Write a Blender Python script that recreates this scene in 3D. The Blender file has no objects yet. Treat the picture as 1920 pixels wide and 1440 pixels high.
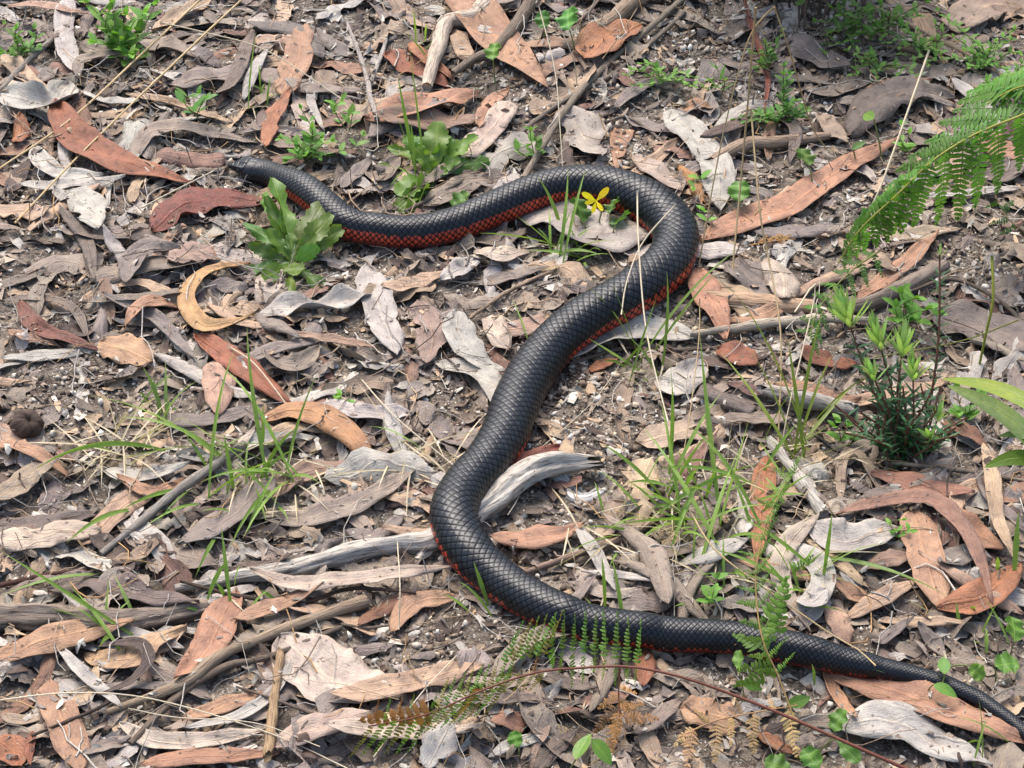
import bpy, math, random
import numpy as np
from mathutils import Vector, Matrix

# ------------------------------------------------------------------ camera, sky, sun
SC = bpy.context.scene
PITCH = math.radians(40.0)
DIST = 2.05
FPX = 4080.0                       # focal length in pixels of a 1920 px wide frame
cp, sp = math.cos(PITCH), math.sin(PITCH)
CAM = np.array([0.0, -DIST*cp, DIST*sp])
cam_data = bpy.data.cameras.new("camera")
cam_data.sensor_width = 36.0
cam_data.lens = 36.0*FPX/1920.0
cam_data.clip_start = 0.05
cam_data.clip_end = 500.0
cam = bpy.data.objects.new("camera", cam_data)
SC.collection.objects.link(cam)
cam.location = CAM
cam.rotation_euler = (math.pi/2-PITCH, 0, 0)
SC.camera = cam

SUN_EL, SUN_AZ = math.radians(58), math.radians(-22)   # azimuth measured from +Y (away from the viewer) towards +X
world = bpy.data.worlds.new("World")
SC.world = world
world.use_nodes = True
wn = world.node_tree
bg = wn.nodes["Background"]
sky = wn.nodes.new("ShaderNodeTexSky")
sky.sky_type = 'NISHITA'
sky.sun_disc = False
sky.sun_elevation = SUN_EL
sky.sun_rotation = SUN_AZ
sky.air_density = 1.0
sky.dust_density = 4.0
sky.ozone_density = 1.0
wn.links.new(sky.outputs[0], bg.inputs[0])
bg.inputs[1].default_value = 0.15
sun_data = bpy.data.lights.new("sun", 'SUN')
sun_data.energy = 1.8
sun_data.angle = math.radians(36)
sun_data.color = (1.0, 0.97, 0.93)
sun = bpy.data.objects.new("sun", sun_data)
SC.collection.objects.link(sun)
sdir = Vector((math.sin(SUN_AZ)*math.cos(SUN_EL), math.cos(SUN_AZ)*math.cos(SUN_EL), math.sin(SUN_EL)))
sun.rotation_euler = sdir.to_track_quat('Z', 'Y').to_euler()
sun.location = sdir*8
SC.view_settings.view_transform = 'Standard'
SC.view_settings.look = 'None'
SC.view_settings.gamma = 1.0
SC.view_settings.exposure = 1.04
SC.view_settings.use_curve_mapping = False

rng = np.random.default_rng(11)
random.seed(5)
COL = SC.collection

# ------------------------------------------------------------------ where a point of the ground lies
FWD = np.array([0.0, cp, -sp]); UPV = np.array([0.0, sp, cp]); RGT = np.array([1.0, 0, 0])
def G(px, py, z=0.0):
    d = FWD + RGT*((px-960.0)/FPX) - UPV*((py-720.0)/FPX)
    t = (z-CAM[2])/d[2]
    return CAM + d*t
def mpp(px, py, z=0.0):                       # metres per pixel at that point
    d = FWD + RGT*((px-960.0)/FPX) - UPV*((py-720.0)/FPX)
    return ((z-CAM[2])/d[2])/FPX

# ------------------------------------------------------------------ noise and the height of what lies on the ground
def vnoise(x, y, seed):
    r = np.random.default_rng(seed)
    tab = r.random((256, 256))
    xi, yi = np.floor(x).astype(int), np.floor(y).astype(int)
    fx, fy = x-xi, y-yi
    fx = fx*fx*(3-2*fx); fy = fy*fy*(3-2*fy)
    a = tab[xi % 256, yi % 256]; b = tab[(xi+1) % 256, yi % 256]
    c = tab[xi % 256, (yi+1) % 256]; d = tab[(xi+1) % 256, (yi+1) % 256]
    return (a*(1-fx)+b*fx)*(1-fy)+(c*(1-fx)+d*fx)*fy - 0.5
def ground_z(x, y):
    x = np.asarray(x, float); y = np.asarray(y, float)
    z = 0.020*vnoise(x*3.1+7, y*3.1, 1)+0.012*vnoise(x*9+3, y*9, 2)+0.007*vnoise(x*26, y*26, 3)
    z = z+0.0035*vnoise(x*75, y*75, 4)+0.0018*vnoise(x*190, y*190, 5)
    return z
X0, X1, Y0, Y1, RES = -1.15, 1.15, -0.85, 1.25, 0.003
NX, NY = int((X1-X0)/RES), int((Y1-Y0)/RES)
_gx, _gy = np.meshgrid(X0+np.arange(NX)*RES, Y0+np.arange(NY)*RES, indexing='ij')
H = ground_z(_gx, _gy)
H0 = H.copy()
def hidx(x, y):
    return (np.clip(((np.asarray(x)-X0)/RES).astype(int), 0, NX-1), np.clip(((np.asarray(y)-Y0)/RES).astype(int), 0, NY-1))
def hz(x, y):
    return H[hidx(x, y)]
def hput(x, y, z, cap=0.007):
    i, j = hidx(x, y)
    i, j, z = i.ravel(), j.ravel(), np.asarray(z).ravel()
    np.maximum.at(H, (i, j), np.minimum(z, H[i, j]+cap))
def GH(px, py, lift=0.0):                     # pixel to the litter surface
    z = 0.0
    for _ in range(4):
        p = G(px, py, z)
        z = float(hz(p[0], p[1]))+lift
    return G(px, py, z)

# ------------------------------------------------------------------ mesh helpers
def new_mesh(name, V, F, mat, attrs=None, smooth=True):
    me = bpy.data.meshes.new(name)
    V = np.asarray(V, np.float32)
    if isinstance(F, np.ndarray):
        k = F.shape[1]
        me.vertices.add(len(V)); me.vertices.foreach_set("co", V.ravel())
        me.loops.add(F.size); me.loops.foreach_set("vertex_index", F.astype(np.int32).ravel())
        me.polygons.add(len(F))
        me.polygons.foreach_set("loop_start", (np.arange(len(F))*k).astype(np.int32))
        me.update(calc_edges=True)
    else:
        me.from_pydata(V.tolist(), [], F)
    if smooth:
        me.polygons.foreach_set("use_smooth", np.ones(len(me.polygons), bool))
    for k, (typ, arr) in (attrs or {}).items():
        a = me.attributes.new(k, typ, 'POINT')
        a.data.foreach_set({'FLOAT_COLOR': 'color', 'FLOAT_VECTOR': 'vector', 'FLOAT': 'value'}[typ], np.asarray(arr, np.float32).ravel())
    if mat is not None:
        me.materials.append(mat)
    me.update()
    return me
def link(name, me, parent=None, loc=None, mw=None):
    o = bpy.data.objects.new(name, me)
    COL.objects.link(o)
    if loc is not None: o.location = loc
    if mw is not None: o.matrix_basis = mw
    if parent is not None: o.parent = parent
    return o
def tag(o, label=None, cat=None, group=None, kind=None):
    if label: o["label"] = label
    if cat: o["category"] = cat
    if group: o["group"] = group
    if kind: o["kind"] = kind
    return o
def thing(name, loc, label, cat, group=None):
    o = bpy.data.objects.new(name, None)
    o.empty_display_size = 0.02
    COL.objects.link(o)
    o.location = loc
    return tag(o, label, cat, group)
def grid_faces(nu, nv, wrap=False):
    F = []
    i, j = np.meshgrid(np.arange(nu-1), np.arange(nv if wrap else nv-1), indexing='ij')
    i, j = i.ravel(), j.ravel()
    j2 = (j+1) % nv
    return np.stack([i*nv+j, i*nv+j2, (i+1)*nv+j2, (i+1)*nv+j], 1)
def spline(P, n):                             # Catmull-Rom through the points, evenly resampled
    P = np.asarray(P, float)
    if len(P) == 2:
        t = np.linspace(0, 1, n)[:, None]
        return P[0]*(1-t)+P[1]*t
    Q = np.vstack([2*P[0]-P[1], P, 2*P[-1]-P[-2]])
    out = []
    for i in range(1, len(Q)-2):
        p0, p1, p2, p3 = Q[i-1], Q[i], Q[i+1], Q[i+2]
        t = np.linspace(0, 1, 24, endpoint=False)[:, None]
        out.append(0.5*((2*p1)+(-p0+p2)*t+(2*p0-5*p1+4*p2-p3)*t**2+(-p0+3*p1-3*p2+p3)*t**3))
    out = np.vstack(out+[Q[-2][None]])
    d = np.r_[0, np.cumsum(np.linalg.norm(np.diff(out, axis=0), axis=1))]
    s = np.linspace(0, d[-1], n)
    return np.stack([np.interp(s, d, out[:, k]) for k in range(P.shape[1])], 1)
def lin(r, g, b):
    f = lambda c: (c/255/12.92) if c/255 <= 0.04045 else ((c/255+0.055)/1.055)**2.4
    return np.array([f(r), f(g), f(b)])
def tube(P, R, ns, mat, name, cap=True, col=None, rough=0.0, seed=0, squash=1.0, crack=0.0):
    """a tapered tube along a 3D polyline, with an uneven skin"""
    P = np.asarray(P, float); n = len(P)
    R = np.broadcast_to(np.asarray(R, float), (n,))
    T = np.gradient(P, axis=0); T /= np.linalg.norm(T, axis=1)[:, None]+1e-12
    A = np.cross(T, [0, 0, 1.0]); l = np.linalg.norm(A, axis=1)
    A[l < 1e-4] = [1, 0, 0]; A /= np.linalg.norm(A, axis=1)[:, None]
    for i in range(1, n):
        if A[i] @ A[i-1] < 0: A[i] = -A[i]
    B = np.cross(A, T)
    th = np.linspace(0, 2*np.pi, ns, endpoint=False)
    rr = R[:, None]*np.ones(ns)
    if rough > 0:
        L = np.r_[0, np.cumsum(np.linalg.norm(np.diff(P, axis=0), axis=1))]
        rm = max(R.mean(), 1e-4)
        nz = vnoise((L/rm*0.5)[:, None]+np.zeros(ns), np.cos(th)[None]*1.3+np.zeros((n, 1))+seed*7, 31+seed % 50)
        nz = nz+0.7*vnoise((L/rm*0.25)[:, None]+np.zeros(ns), np.sin(th)[None]*4+seed*3+np.zeros((n, 1)), 61+seed % 50)
        rr = rr*(1+rough*nz)
        if crack > 0:                         # splits that run along the grain
            g = vnoise((L/rm*0.10)[:, None]+np.zeros(ns), th[None]*2.6+np.zeros((n, 1))+seed, 41+seed % 50)+0.6*vnoise((L/rm*0.22)[:, None]+np.zeros(ns), th[None]*5.5+np.zeros((n, 1))+seed, 42+seed % 50)
            rr = rr*(1-crack*np.clip(np.abs(g)*-6+0.9, 0, 1)+crack*0.5*g)
    V = P[:, None]+A[:, None]*(np.cos(th)[None, :, None]*rr[..., None])+B[:, None]*(np.sin(th)[None, :, None]*rr[..., None]*squash)
    V = V.reshape(-1, 3)
    F = [tuple(int(k) for k in f) for f in grid_faces(n, ns, True)]
    if cap:
        F += [tuple(range(ns)), tuple((n-1)*ns+k for k in range(ns-1, -1, -1))]
    L = np.r_[0, np.cumsum(np.linalg.norm(np.diff(P, axis=0), axis=1))]*100
    luv = np.stack([np.repeat(L, ns), np.tile(th, n), np.full(n*ns, (seed*0.37) % 10)], 1)
    at = {"luv": ('FLOAT_VECTOR', luv)}
    if col is not None:
        c = np.ones((n*ns, 4)); c[:, :3] = col
        at["Col"] = ('FLOAT_COLOR', c)
    return V, F, at

# ------------------------------------------------------------------ materials
def mat_new(name):
    m = bpy.data.materials.new(name)
    m.use_nodes = True
    nt = m.node_tree
    return m, nt, nt.nodes["Principled BSDF"], nt.nodes["Material Output"]
class NT:
    def __init__(s, nt): s.nt = nt
    def n(s, typ, **kw):
        nd = s.nt.nodes.new(typ)
        for k, v in kw.items():
            if k.startswith('i_'):
                key = k[2:]
                nd.inputs[int(key) if key.isdigit() else key.replace('_', ' ')].default_value = v
            else: setattr(nd, k, v)
        return nd
    def l(s, a, b): s.nt.links.new(a, b)
    def attr(s, name): return s.n("ShaderNodeAttribute", attribute_name=name)
    def ramp(s, fac, stops):
        r = s.n("ShaderNodeValToRGB")
        e = r.color_ramp.elements
        while len(e) < len(stops): e.new(0.5)
        for k, (p, c) in enumerate(stops):
            e[k].position = p
            e[k].color = (c, c, c, 1) if isinstance(c, (int, float)) else (*c, 1)
        s.l(fac, r.inputs[0]); return r.outputs[0]
    def mix(s, fac, a, b, mode='MIX'):
        m = s.n("ShaderNodeMix", data_type='RGBA', blend_type=mode)
        for sock, v in ((m.inputs[0], fac), (m.inputs[6], a), (m.inputs[7], b)):
            if hasattr(v, 'is_linked'): s.l(v, sock)
            elif isinstance(v, (int, float)): sock.default_value = v if sock.type == 'VALUE' else (v, v, v, 1)
            else: sock.default_value = (*v, 1)
        return m.outputs[2]
    def math(s, op, a, b=None, c=None):
        m = s.n("ShaderNodeMath", operation=op)
        for k, v in enumerate((a, b, c)):
            if v is None: continue
            if hasattr(v, 'is_linked'): s.l(v, m.inputs[k])
            else: m.inputs[k].default_value = v
        return m.outputs[0]
    def noise(s, vec, scale, detail=3.0, rough=0.55):
        n = s.n("ShaderNodeTexNoise", i_Scale=scale, i_Detail=detail, i_Roughness=rough)
        s.l(vec, n.inputs["Vector"]); return n.outputs["Fac"]
    def voro(s, vec, scale):
        n = s.n("ShaderNodeTexVoronoi", i_Scale=scale)
        s.l(vec, n.inputs["Vector"]); return n
    def bump(s, h, strength, dist, bsdf):
        b = s.n("ShaderNodeBump", i_Strength=strength, i_Distance=dist)
        s.l(h, b.inputs["Height"]); s.l(b.outputs[0], bsdf.inputs["Normal"])
    def vec(s, luv, sx, sy, off):             # stretch the leaf coordinates; the third one is a per-leaf random number
        sep = s.n("ShaderNodeSeparateXYZ"); s.l(luv, sep.inputs[0])
        c = s.n("ShaderNodeCombineXYZ")
        s.l(s.math('MULTIPLY', sep.outputs[0], sx), c.inputs[0])
        s.l(s.math('MULTIPLY', sep.outputs[1], sy), c.inputs[1])
        s.l(s.math('MULTIPLY', sep.outputs[2], off), c.inputs[2])
        return c.outputs[0], sep

def make_leaf_material():
    m, nt, b, out = mat_new("dead_leaf")
    N = NT(nt)
    col = N.attr("Col"); luv = N.attr("luv").outputs["Vector"]
    v1, sep = N.vec(luv, 1.0, 1.0, 13.7)
    v2, _ = N.vec(luv, 0.6, 4.5, 7.3)
    big = N.noise(v1, 0.55, 3)
    med = N.noise(v1, 2.2, 4, 0.65)
    streak = N.noise(v2, 1.6, 3)
    fine = N.noise(v1, 9.0, 3, 0.7)
    c = col.outputs["Color"]
    c = N.mix(N.ramp(big, [(0.35, 0.0), (0.68, 1.0)]), c, N.mix(1.0, c, (0.62, 0.60, 0.62), 'MULTIPLY'))
    c = N.mix(N.ramp(med, [(0.5, 0.0), (0.72, 0.55)]), c, N.mix(1.0, c, (1.35, 1.32, 1.30), 'MULTIPLY'))
    c = N.mix(N.ramp(streak, [(0.52, 0.0), (0.75, 0.6)]), c, N.mix(1.0, c, (0.60, 0.56, 0.55), 'MULTIPLY'))
    c = N.mix(N.ramp(fine, [(0.30, 0.55), (0.48, 0.0)]), c, N.mix(1.0, c, (0.5, 0.47, 0.46), 'MULTIPLY'))
    # side veins: pale lines running forward from the midrib
    ab = N.math('ABSOLUTE', sep.outputs[1])
    ph = N.math('FRACT', N.math('MULTIPLY', N.math('SUBTRACT', sep.outputs[0], N.math('MULTIPLY', ab, 1.1)), 2.3))
    vein = N.math('LESS_THAN', N.math('ABSOLUTE', N.math('SUBTRACT', ph, 0.5)), 0.06)
    c = N.mix(N.math('MULTIPLY', vein, 0.16), c, N.mix(1.0, c, (1.5, 1.45, 1.4), 'MULTIPLY'))
    rib = N.ramp(col.outputs["Alpha"], [(0.03, 1.0), (0.085, 0.0)])
    c = N.mix(N.math('MULTIPLY', rib, 0.5), c, N.mix(1.0, c, (1.5, 1.40, 1.25), 'MULTIPLY'))
    edge = N.ramp(col.outputs["Alpha"], [(0.86, 0.0), (0.99, 1.0)])
    c = N.mix(N.math('MULTIPLY', edge, 0.3), c, N.mix(1.0, c, (1.25, 1.2, 1.1), 'MULTIPLY'))
    # insect and fungus spots
    vo = N.voro(v1, 1.25)
    thr = N.ramp(N.noise(v1, 0.8, 2), [(0.44, 0.0), (0.72, 0.26)])
    spot = N.math('LESS_THAN', vo.outputs["Distance"], thr)
    c = N.mix(N.math('MULTIPLY', spot, 0.75), c, N.mix(1.0, c, (0.22, 0.18, 0.17), 'MULTIPLY'))
    vo2 = N.voro(v1, 4.5)
    spot2 = N.math('LESS_THAN', vo2.outputs["Distance"], N.ramp(big, [(0.4, 0.05), (0.65, 0.24)]))
    c = N.mix(N.math('MULTIPLY', spot2, 0.55), c, N.mix(1.0, c, (0.35, 0.3, 0.28), 'MULTIPLY'))
    patch = N.ramp(N.noise(v1, 1.1, 5, 0.7), [(0.56, 0.0), (0.66, 0.6)])
    c = N.mix(patch, c, N.mix(1.0, c, (0.58, 0.60, 0.64), 'MULTIPLY'))
    crust = N.ramp(N.noise(v1, 3.3, 5, 0.75), [(0.64, 0.0), (0.70, 0.55)])
    c = N.mix(crust, c, (0.52, 0.50, 0.47))
    N.l(c, b.inputs["Base Color"])
    N.l(N.ramp(med, [(0.3, 0.46), (0.7, 0.68)]), b.inputs["Roughness"])
    b.inputs["Specular IOR Level"].default_value = 0.42
    h = N.math('ADD', N.math('ADD', N.math('MULTIPLY', fine, 0.6), N.math('MULTIPLY', vein, 0.25)), N.math('ADD', N.math('MULTIPLY', N.math('ADD', streak, med), 0.9), N.math('MULTIPLY', rib, -0.5)))
    N.bump(h, 0.7, 0.0018, b)
    return m
def make_wood_material():
    m, nt, b, out = mat_new("dead_wood")
    N = NT(nt)
    col = N.attr("Col"); luv = N.attr("luv").outputs["Vector"]
    sep0 = N.n("ShaderNodeSeparateXYZ"); N.l(luv, sep0.inputs[0])
    cs = N.n("ShaderNodeCombineXYZ")
    N.l(N.math('MULTIPLY', sep0.outputs[0], 0.16), cs.inputs[0])
    N.l(N.math('MULTIPLY', N.math('COSINE', sep0.outputs[1]), 2.2), cs.inputs[1])
    N.l(N.math('ADD', N.math('MULTIPLY', N.math('SINE', sep0.outputs[1]), 2.2), N.math('MULTIPLY', sep0.outputs[2], 9.0)), cs.inputs[2])
    g1 = N.noise(cs.outputs[0], 3.0, 5, 0.7)
    cs2 = N.n("ShaderNodeVectorMath", operation='MULTIPLY'); N.l(cs.outputs[0], cs2.inputs[0]); cs2.inputs[1].default_value = (3.0, 1, 1)
    g2 = N.noise(cs2.outputs[0], 1.6, 4)
    c = col.outputs["Color"]
    c = N.mix(N.ramp(g1, [(0.38, 1.0), (0.47, 0.0)]), c, N.mix(1.0, c, (0.34, 0.30, 0.28), 'MULTIPLY'))
    c = N.mix(N.ramp(g2, [(0.45, 0.0), (0.65, 0.8)]), c, N.mix(1.0, c, (0.66, 0.63, 0.62), 'MULTIPLY'))
    c = N.mix(N.ramp(g1, [(0.58, 0.0), (0.75, 0.7)]), c, N.mix(1.0, c, (1.35, 1.35, 1.35), 'MULTIPLY'))
    N.l(c, b.inputs["Base Color"])
    b.inputs["Roughness"].default_value = 0.72
    b.inputs["Specular IOR Level"].default_value = 0.3
    N.bump(N.math('ADD', g1, N.math('MULTIPLY', g2, 0.5)), 0.9, 0.0022, b)
    return m
def make_bit_material():                      # gravel and litter crumbs: colour from the piece
    m, nt, b, out = mat_new("litter_crumbs")
    N = NT(nt)
    col = N.attr("Col")
    tc = N.n("ShaderNodeTexCoord")
    n1 = N.noise(tc.outputs["Object"], 420, 3)
    c = N.mix(N.ramp(n1, [(0.35, 0.6), (0.6, 0.0)]), col.outputs["Color"], N.mix(1.0, col.outputs["Color"], (0.5, 0.46, 0.43), 'MULTIPLY'))
    N.l(c, b.inputs["Base Color"])
    b.inputs["Roughness"].default_value = 0.65
    b.inputs["Specular IOR Level"].default_value = 0.3
    return m
def make_soil_material():
    m, nt, b, out = mat_new("soil")
    N = NT(nt)
    tc = N.n("ShaderNodeTexCoord").outputs["Object"]
    a = N.noise(tc, 14, 5, 0.6); f = N.noise(tc, 160, 4, 0.7); s = N.noise(tc, 420, 2, 0.6)
    c = N.mix(N.ramp(a, [(0.35, 0.0), (0.65, 1.0)]), (0.125, 0.100, 0.078), (0.29, 0.24, 0.185))
    c = N.mix(N.ramp(f, [(0.42, 0.85), (0.58, 0.0)]), c, (0.062, 0.047, 0.037))
    vo = N.voro(tc, 260)
    gr = N.math('MULTIPLY', N.math('LESS_THAN', vo.outputs["Distance"], 0.30), N.ramp(s, [(0.5, 0.0), (0.56, 1.0)]))
    c = N.mix(gr, c, N.mix(vo.outputs["Color"], (0.36, 0.32, 0.28), (0.58, 0.55, 0.50)))
    N.l(c, b.inputs["Base Color"])
    b.inputs["Roughness"].default_value = 0.85
    b.inputs["Specular IOR Level"].default_value = 0.2
    N.bump(N.math('ADD', f, N.math('MULTIPLY', s, 0.6)), 1.0, 0.004, b)
    return m
def make_green_material(name, gloss=0.4, transl=0.35, veiny=True):
    m, nt, b, out = mat_new(name)
    N = NT(nt)
    col = N.attr("Col"); luv = N.attr("luv").outputs["Vector"]
    oi = N.n("ShaderNodeObjectInfo")
    v1, sep = N.vec(luv, 1.0, 1.0, 11.0)
    off = N.n("ShaderNodeVectorMath", operation='ADD'); N.l(v1, off.inputs[0])
    cx = N.n("ShaderNodeCombineXYZ"); N.l(N.math('MULTIPLY', oi.outputs["Random"], 40.0), cx.inputs[2]); N.l(cx.outputs[0], off.inputs[1])
    vv = off.outputs[0]
    n1 = N.noise(vv, 1.6, 3); n2 = N.noise(vv, 6.0, 3)
    base = N.mix(1.0, col.outputs["Color"], oi.outputs["Color"], 'MULTIPLY')
    c = N.mix(N.ramp(n1, [(0.38, 0.0), (0.68, 0.8)]), base, N.mix(1.0, base, (1.35, 1.18, 0.85), 'MULTIPLY'))
    c = N.mix(N.ramp(n2, [(0.3, 0.5), (0.5, 0.0)]), c, N.mix(1.0, c, (0.6, 0.66, 0.6), 'MULTIPLY'))
    hgt = n2
    if veiny:
        ab = N.math('ABSOLUTE', sep.outputs[1])
        ph = N.math('FRACT', N.math('MULTIPLY', N.math('SUBTRACT', sep.outputs[0], N.math('MULTIPLY', ab, 0.8)), 2.6))
        vein = N.math('LESS_THAN', N.math('ABSOLUTE', N.math('SUBTRACT', ph, 0.5)), 0.07)
        rib = N.ramp(col.outputs["Alpha"], [(0.04, 1.0), (0.12, 0.0)])
        vv2 = N.math('MAXIMUM', N.math('MULTIPLY', vein, 0.5), rib)
        c = N.mix(N.math('MULTIPLY', vv2, 0.45), c, N.mix(1.0, c, (1.9, 1.6, 1.5), 'MULTIPLY'))
        hgt = N.math('SUBTRACT', n2, N.math('MULTIPLY', vv2, 0.8))
        vo = N.voro(vv, 1.3)
        spot = N.math('LESS_THAN', vo.outputs["Distance"], N.ramp(n1, [(0.52, 0.0), (0.8, 0.2)]))
        c = N.mix(N.math('MULTIPLY', spot, 0.6), c, (0.20, 0.13, 0.05))
    N.l(c, b.inputs["Base Color"])
    b.inputs["Roughness"].default_value = gloss
    b.inputs["Specular IOR Level"].default_value = 0.4
    N.bump(hgt, 0.4, 0.001, b)
    tr = N.n("ShaderNodeBsdfTranslucent")
    N.l(N.mix(1.0, c, (1.25, 1.35, 0.6), 'MULTIPLY'), tr.inputs[0])
    ms = N.n("ShaderNodeMixShader"); ms.inputs[0].default_value = transl
    N.l(b.outputs[0], ms.inputs[1]); N.l(tr.outputs[0], ms.inputs[2]); N.l(ms.outputs[0], out.inputs[0])
    return m
M_LEAF = make_leaf_material()
M_WOOD = make_wood_material()
M_BIT = make_bit_material()
M_SOIL = make_soil_material()
M_GREEN = make_green_material("green_leaf")
M_GRASS = make_green_material("grass_blade", 0.42, 0.38, False)
M_STRAW = make_green_material("dry_straw", 0.55, 0.15, False)

# ------------------------------------------------------------------ ground sheet
def axis(lo, hi, step, far):
    a = np.arange(lo, hi+step/2, step)
    g = np.array([0.02, 0.05, 0.1, 0.2, 0.4, 0.8, 1.6, 3, 6, 12, 25, far])
    return np.r_[lo-g[::-1], a, hi+g]
ax, ay = axis(-1.0, 1.0, 0.005, 60), axis(-0.75, 1.15, 0.005, 60)
gx, gy = np.meshgrid(ax, ay, indexing='ij')
gz = ground_z(gx, gy)
V = np.stack([gx, gy, gz], -1).reshape(-1, 3)
F = grid_faces(len(ax), len(ay))[:, ::-1].copy()
o = link("ground", new_mesh("ground", V, F[:, ::-1].copy(), M_SOIL))
tag(o, "dark gritty forest soil under the leaf litter", "ground", kind="structure")

# bare patches, where the soil and quartz grit show: pixel centre, radius in pixels
BARE = [(1110, 770, 120), (1190, 250, 70), (930, 165, 55), (680, 500, 45), (170, 700, 60), (1240, 480, 50), (1390, 640, 60), (1300, 130, 60),
        (780, 1220, 60), (690, 330, 40), (1000, 190, 45), (1250, 850, 60), (1010, 1090, 60), (60, 740, 40), (1500, 215, 50), (1620, 400, 60),
        (830, 800, 45), (1680, 1200, 45), (300, 690, 35), (700, 180, 40), (1340, 90, 50), (1530, 60, 60), (1830, 480, 40), (400, 360, 40), (1400, 1290, 40)]
BW = [(G(x, y)[:2], mpp(x, y)*r*1.3) for x, y, r in BARE]
def bareness(x, y):
    b = np.zeros(np.shape(x))
    for c, r in BW:
        b = np.maximum(b, np.exp(-(((np.asarray(x)-c[0])**2+((np.asarray(y)-c[1])*0.8)**2)/r**2)))
    return b
# ------------------------------------------------------------------ gravel, crumbs and fine twigs that nobody could count
PAL = {'gp': (180, 172, 160), 'gr': (143, 128, 112), 'lv': (133, 120, 110), 'tn': (180, 154, 125), 'or': (162, 108, 75), 'rd': (130, 72, 53),
       'db': (90, 73, 62), 'pk': (177, 143, 119), 'yl': (186, 148, 101), 'wh': (200, 191, 177), 'mr': (98, 53, 43)}
PAL = {k: lin(*v) for k, v in PAL.items()}
def pcol(key, jit=0.10, r=rng):
    ks = key.split('-')
    w = r.random(len(ks))*0.3+0.5
    c = sum(PAL[k]*x for k, x in zip(ks, w))/w.sum()
    return np.clip(c*(1+jit*r.normal())*(1+0.012*r.normal(size=3)), 0.01, 0.9)
VX, VY = (-0.80, 0.80), (-0.58, 0.86)
def scatter(n, dens):
    out = []
    while len(out) < n:
        x = rng.uniform(*VX, n*2); y = rng.uniform(*VY, n*2)
        k = rng.random(n*2) < dens(x, y)
        out += list(zip(x[k], y[k]))
    return np.array(out[:n])
def ico():
    t = (1+5**0.5)/2
    v = np.array([(-1, t, 0), (1, t, 0), (-1, -t, 0), (1, -t, 0), (0, -1, t), (0, 1, t), (0, -1, -t), (0, 1, -t), (t, 0, -1), (t, 0, 1), (-t, 0, -1), (-t, 0, 1)], float)
    f = np.array([(0, 11, 5), (0, 5, 1), (0, 1, 7), (0, 7, 10), (0, 10, 11), (1, 5, 9), (5, 11, 4), (11, 10, 2), (10, 7, 6), (7, 1, 8), (3, 9, 4), (3, 4, 2), (3, 2, 6), (3, 6, 8), (3, 8, 9), (4, 9, 5), (2, 4, 11), (6, 2, 10), (8, 6, 7), (9, 8, 1)])
    return v/np.linalg.norm(v[0]), f
def rot_all(V, n):
    q = rng.normal(size=(n, 4)); q /= np.linalg.norm(q, axis=1)[:, None]
    w, x, y, z = q.T
    R = np.stack([1-2*(y*y+z*z), 2*(x*y-z*w), 2*(x*z+y*w), 2*(x*y+z*w), 1-2*(x*x+z*z), 2*(y*z-x*w), 2*(x*z-y*w), 2*(y*z+x*w), 1-2*(x*x+y*y)], 1).reshape(n, 3, 3)
    return np.einsum('nij,nkj->nki', R, V)
def gravel(n, name, label, smin, smax, dens, palette):
    iv, fi = ico()
    P = scatter(n, dens)
    s = smin+(smax-smin)*rng.random(n)**3.6
    V = iv[None]*(1+0.34*rng.normal(size=(n, 12, 1)))*np.stack([s, s*rng.uniform(0.6, 1, n), s*rng.uniform(0.5, 0.9, n)], 1)[:, None]
    V = rot_all(V, n)
    z = hz(P[:, 0], P[:, 1])+s*0.35
    V = V+np.concatenate([P, z[:, None]], 1)[:, None]
    F = (fi[None]+(np.arange(n)*12)[:, None, None]).reshape(-1, 3)
    pal = np.array([lin(*c) for c in palette])
    c = pal[rng.integers(0, len(pal), n)]*rng.uniform(0.7, 1.1, (n, 1))
    C = np.ones((n, 12, 4)); C[..., :3] = c[:, None]
    o = link(name, new_mesh(name, V.reshape(-1, 3), F, M_BIT, {"Col": ('FLOAT_COLOR', C.reshape(-1, 4))}, smooth=False))
    tag(o, label, "gravel", kind="stuff")
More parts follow.
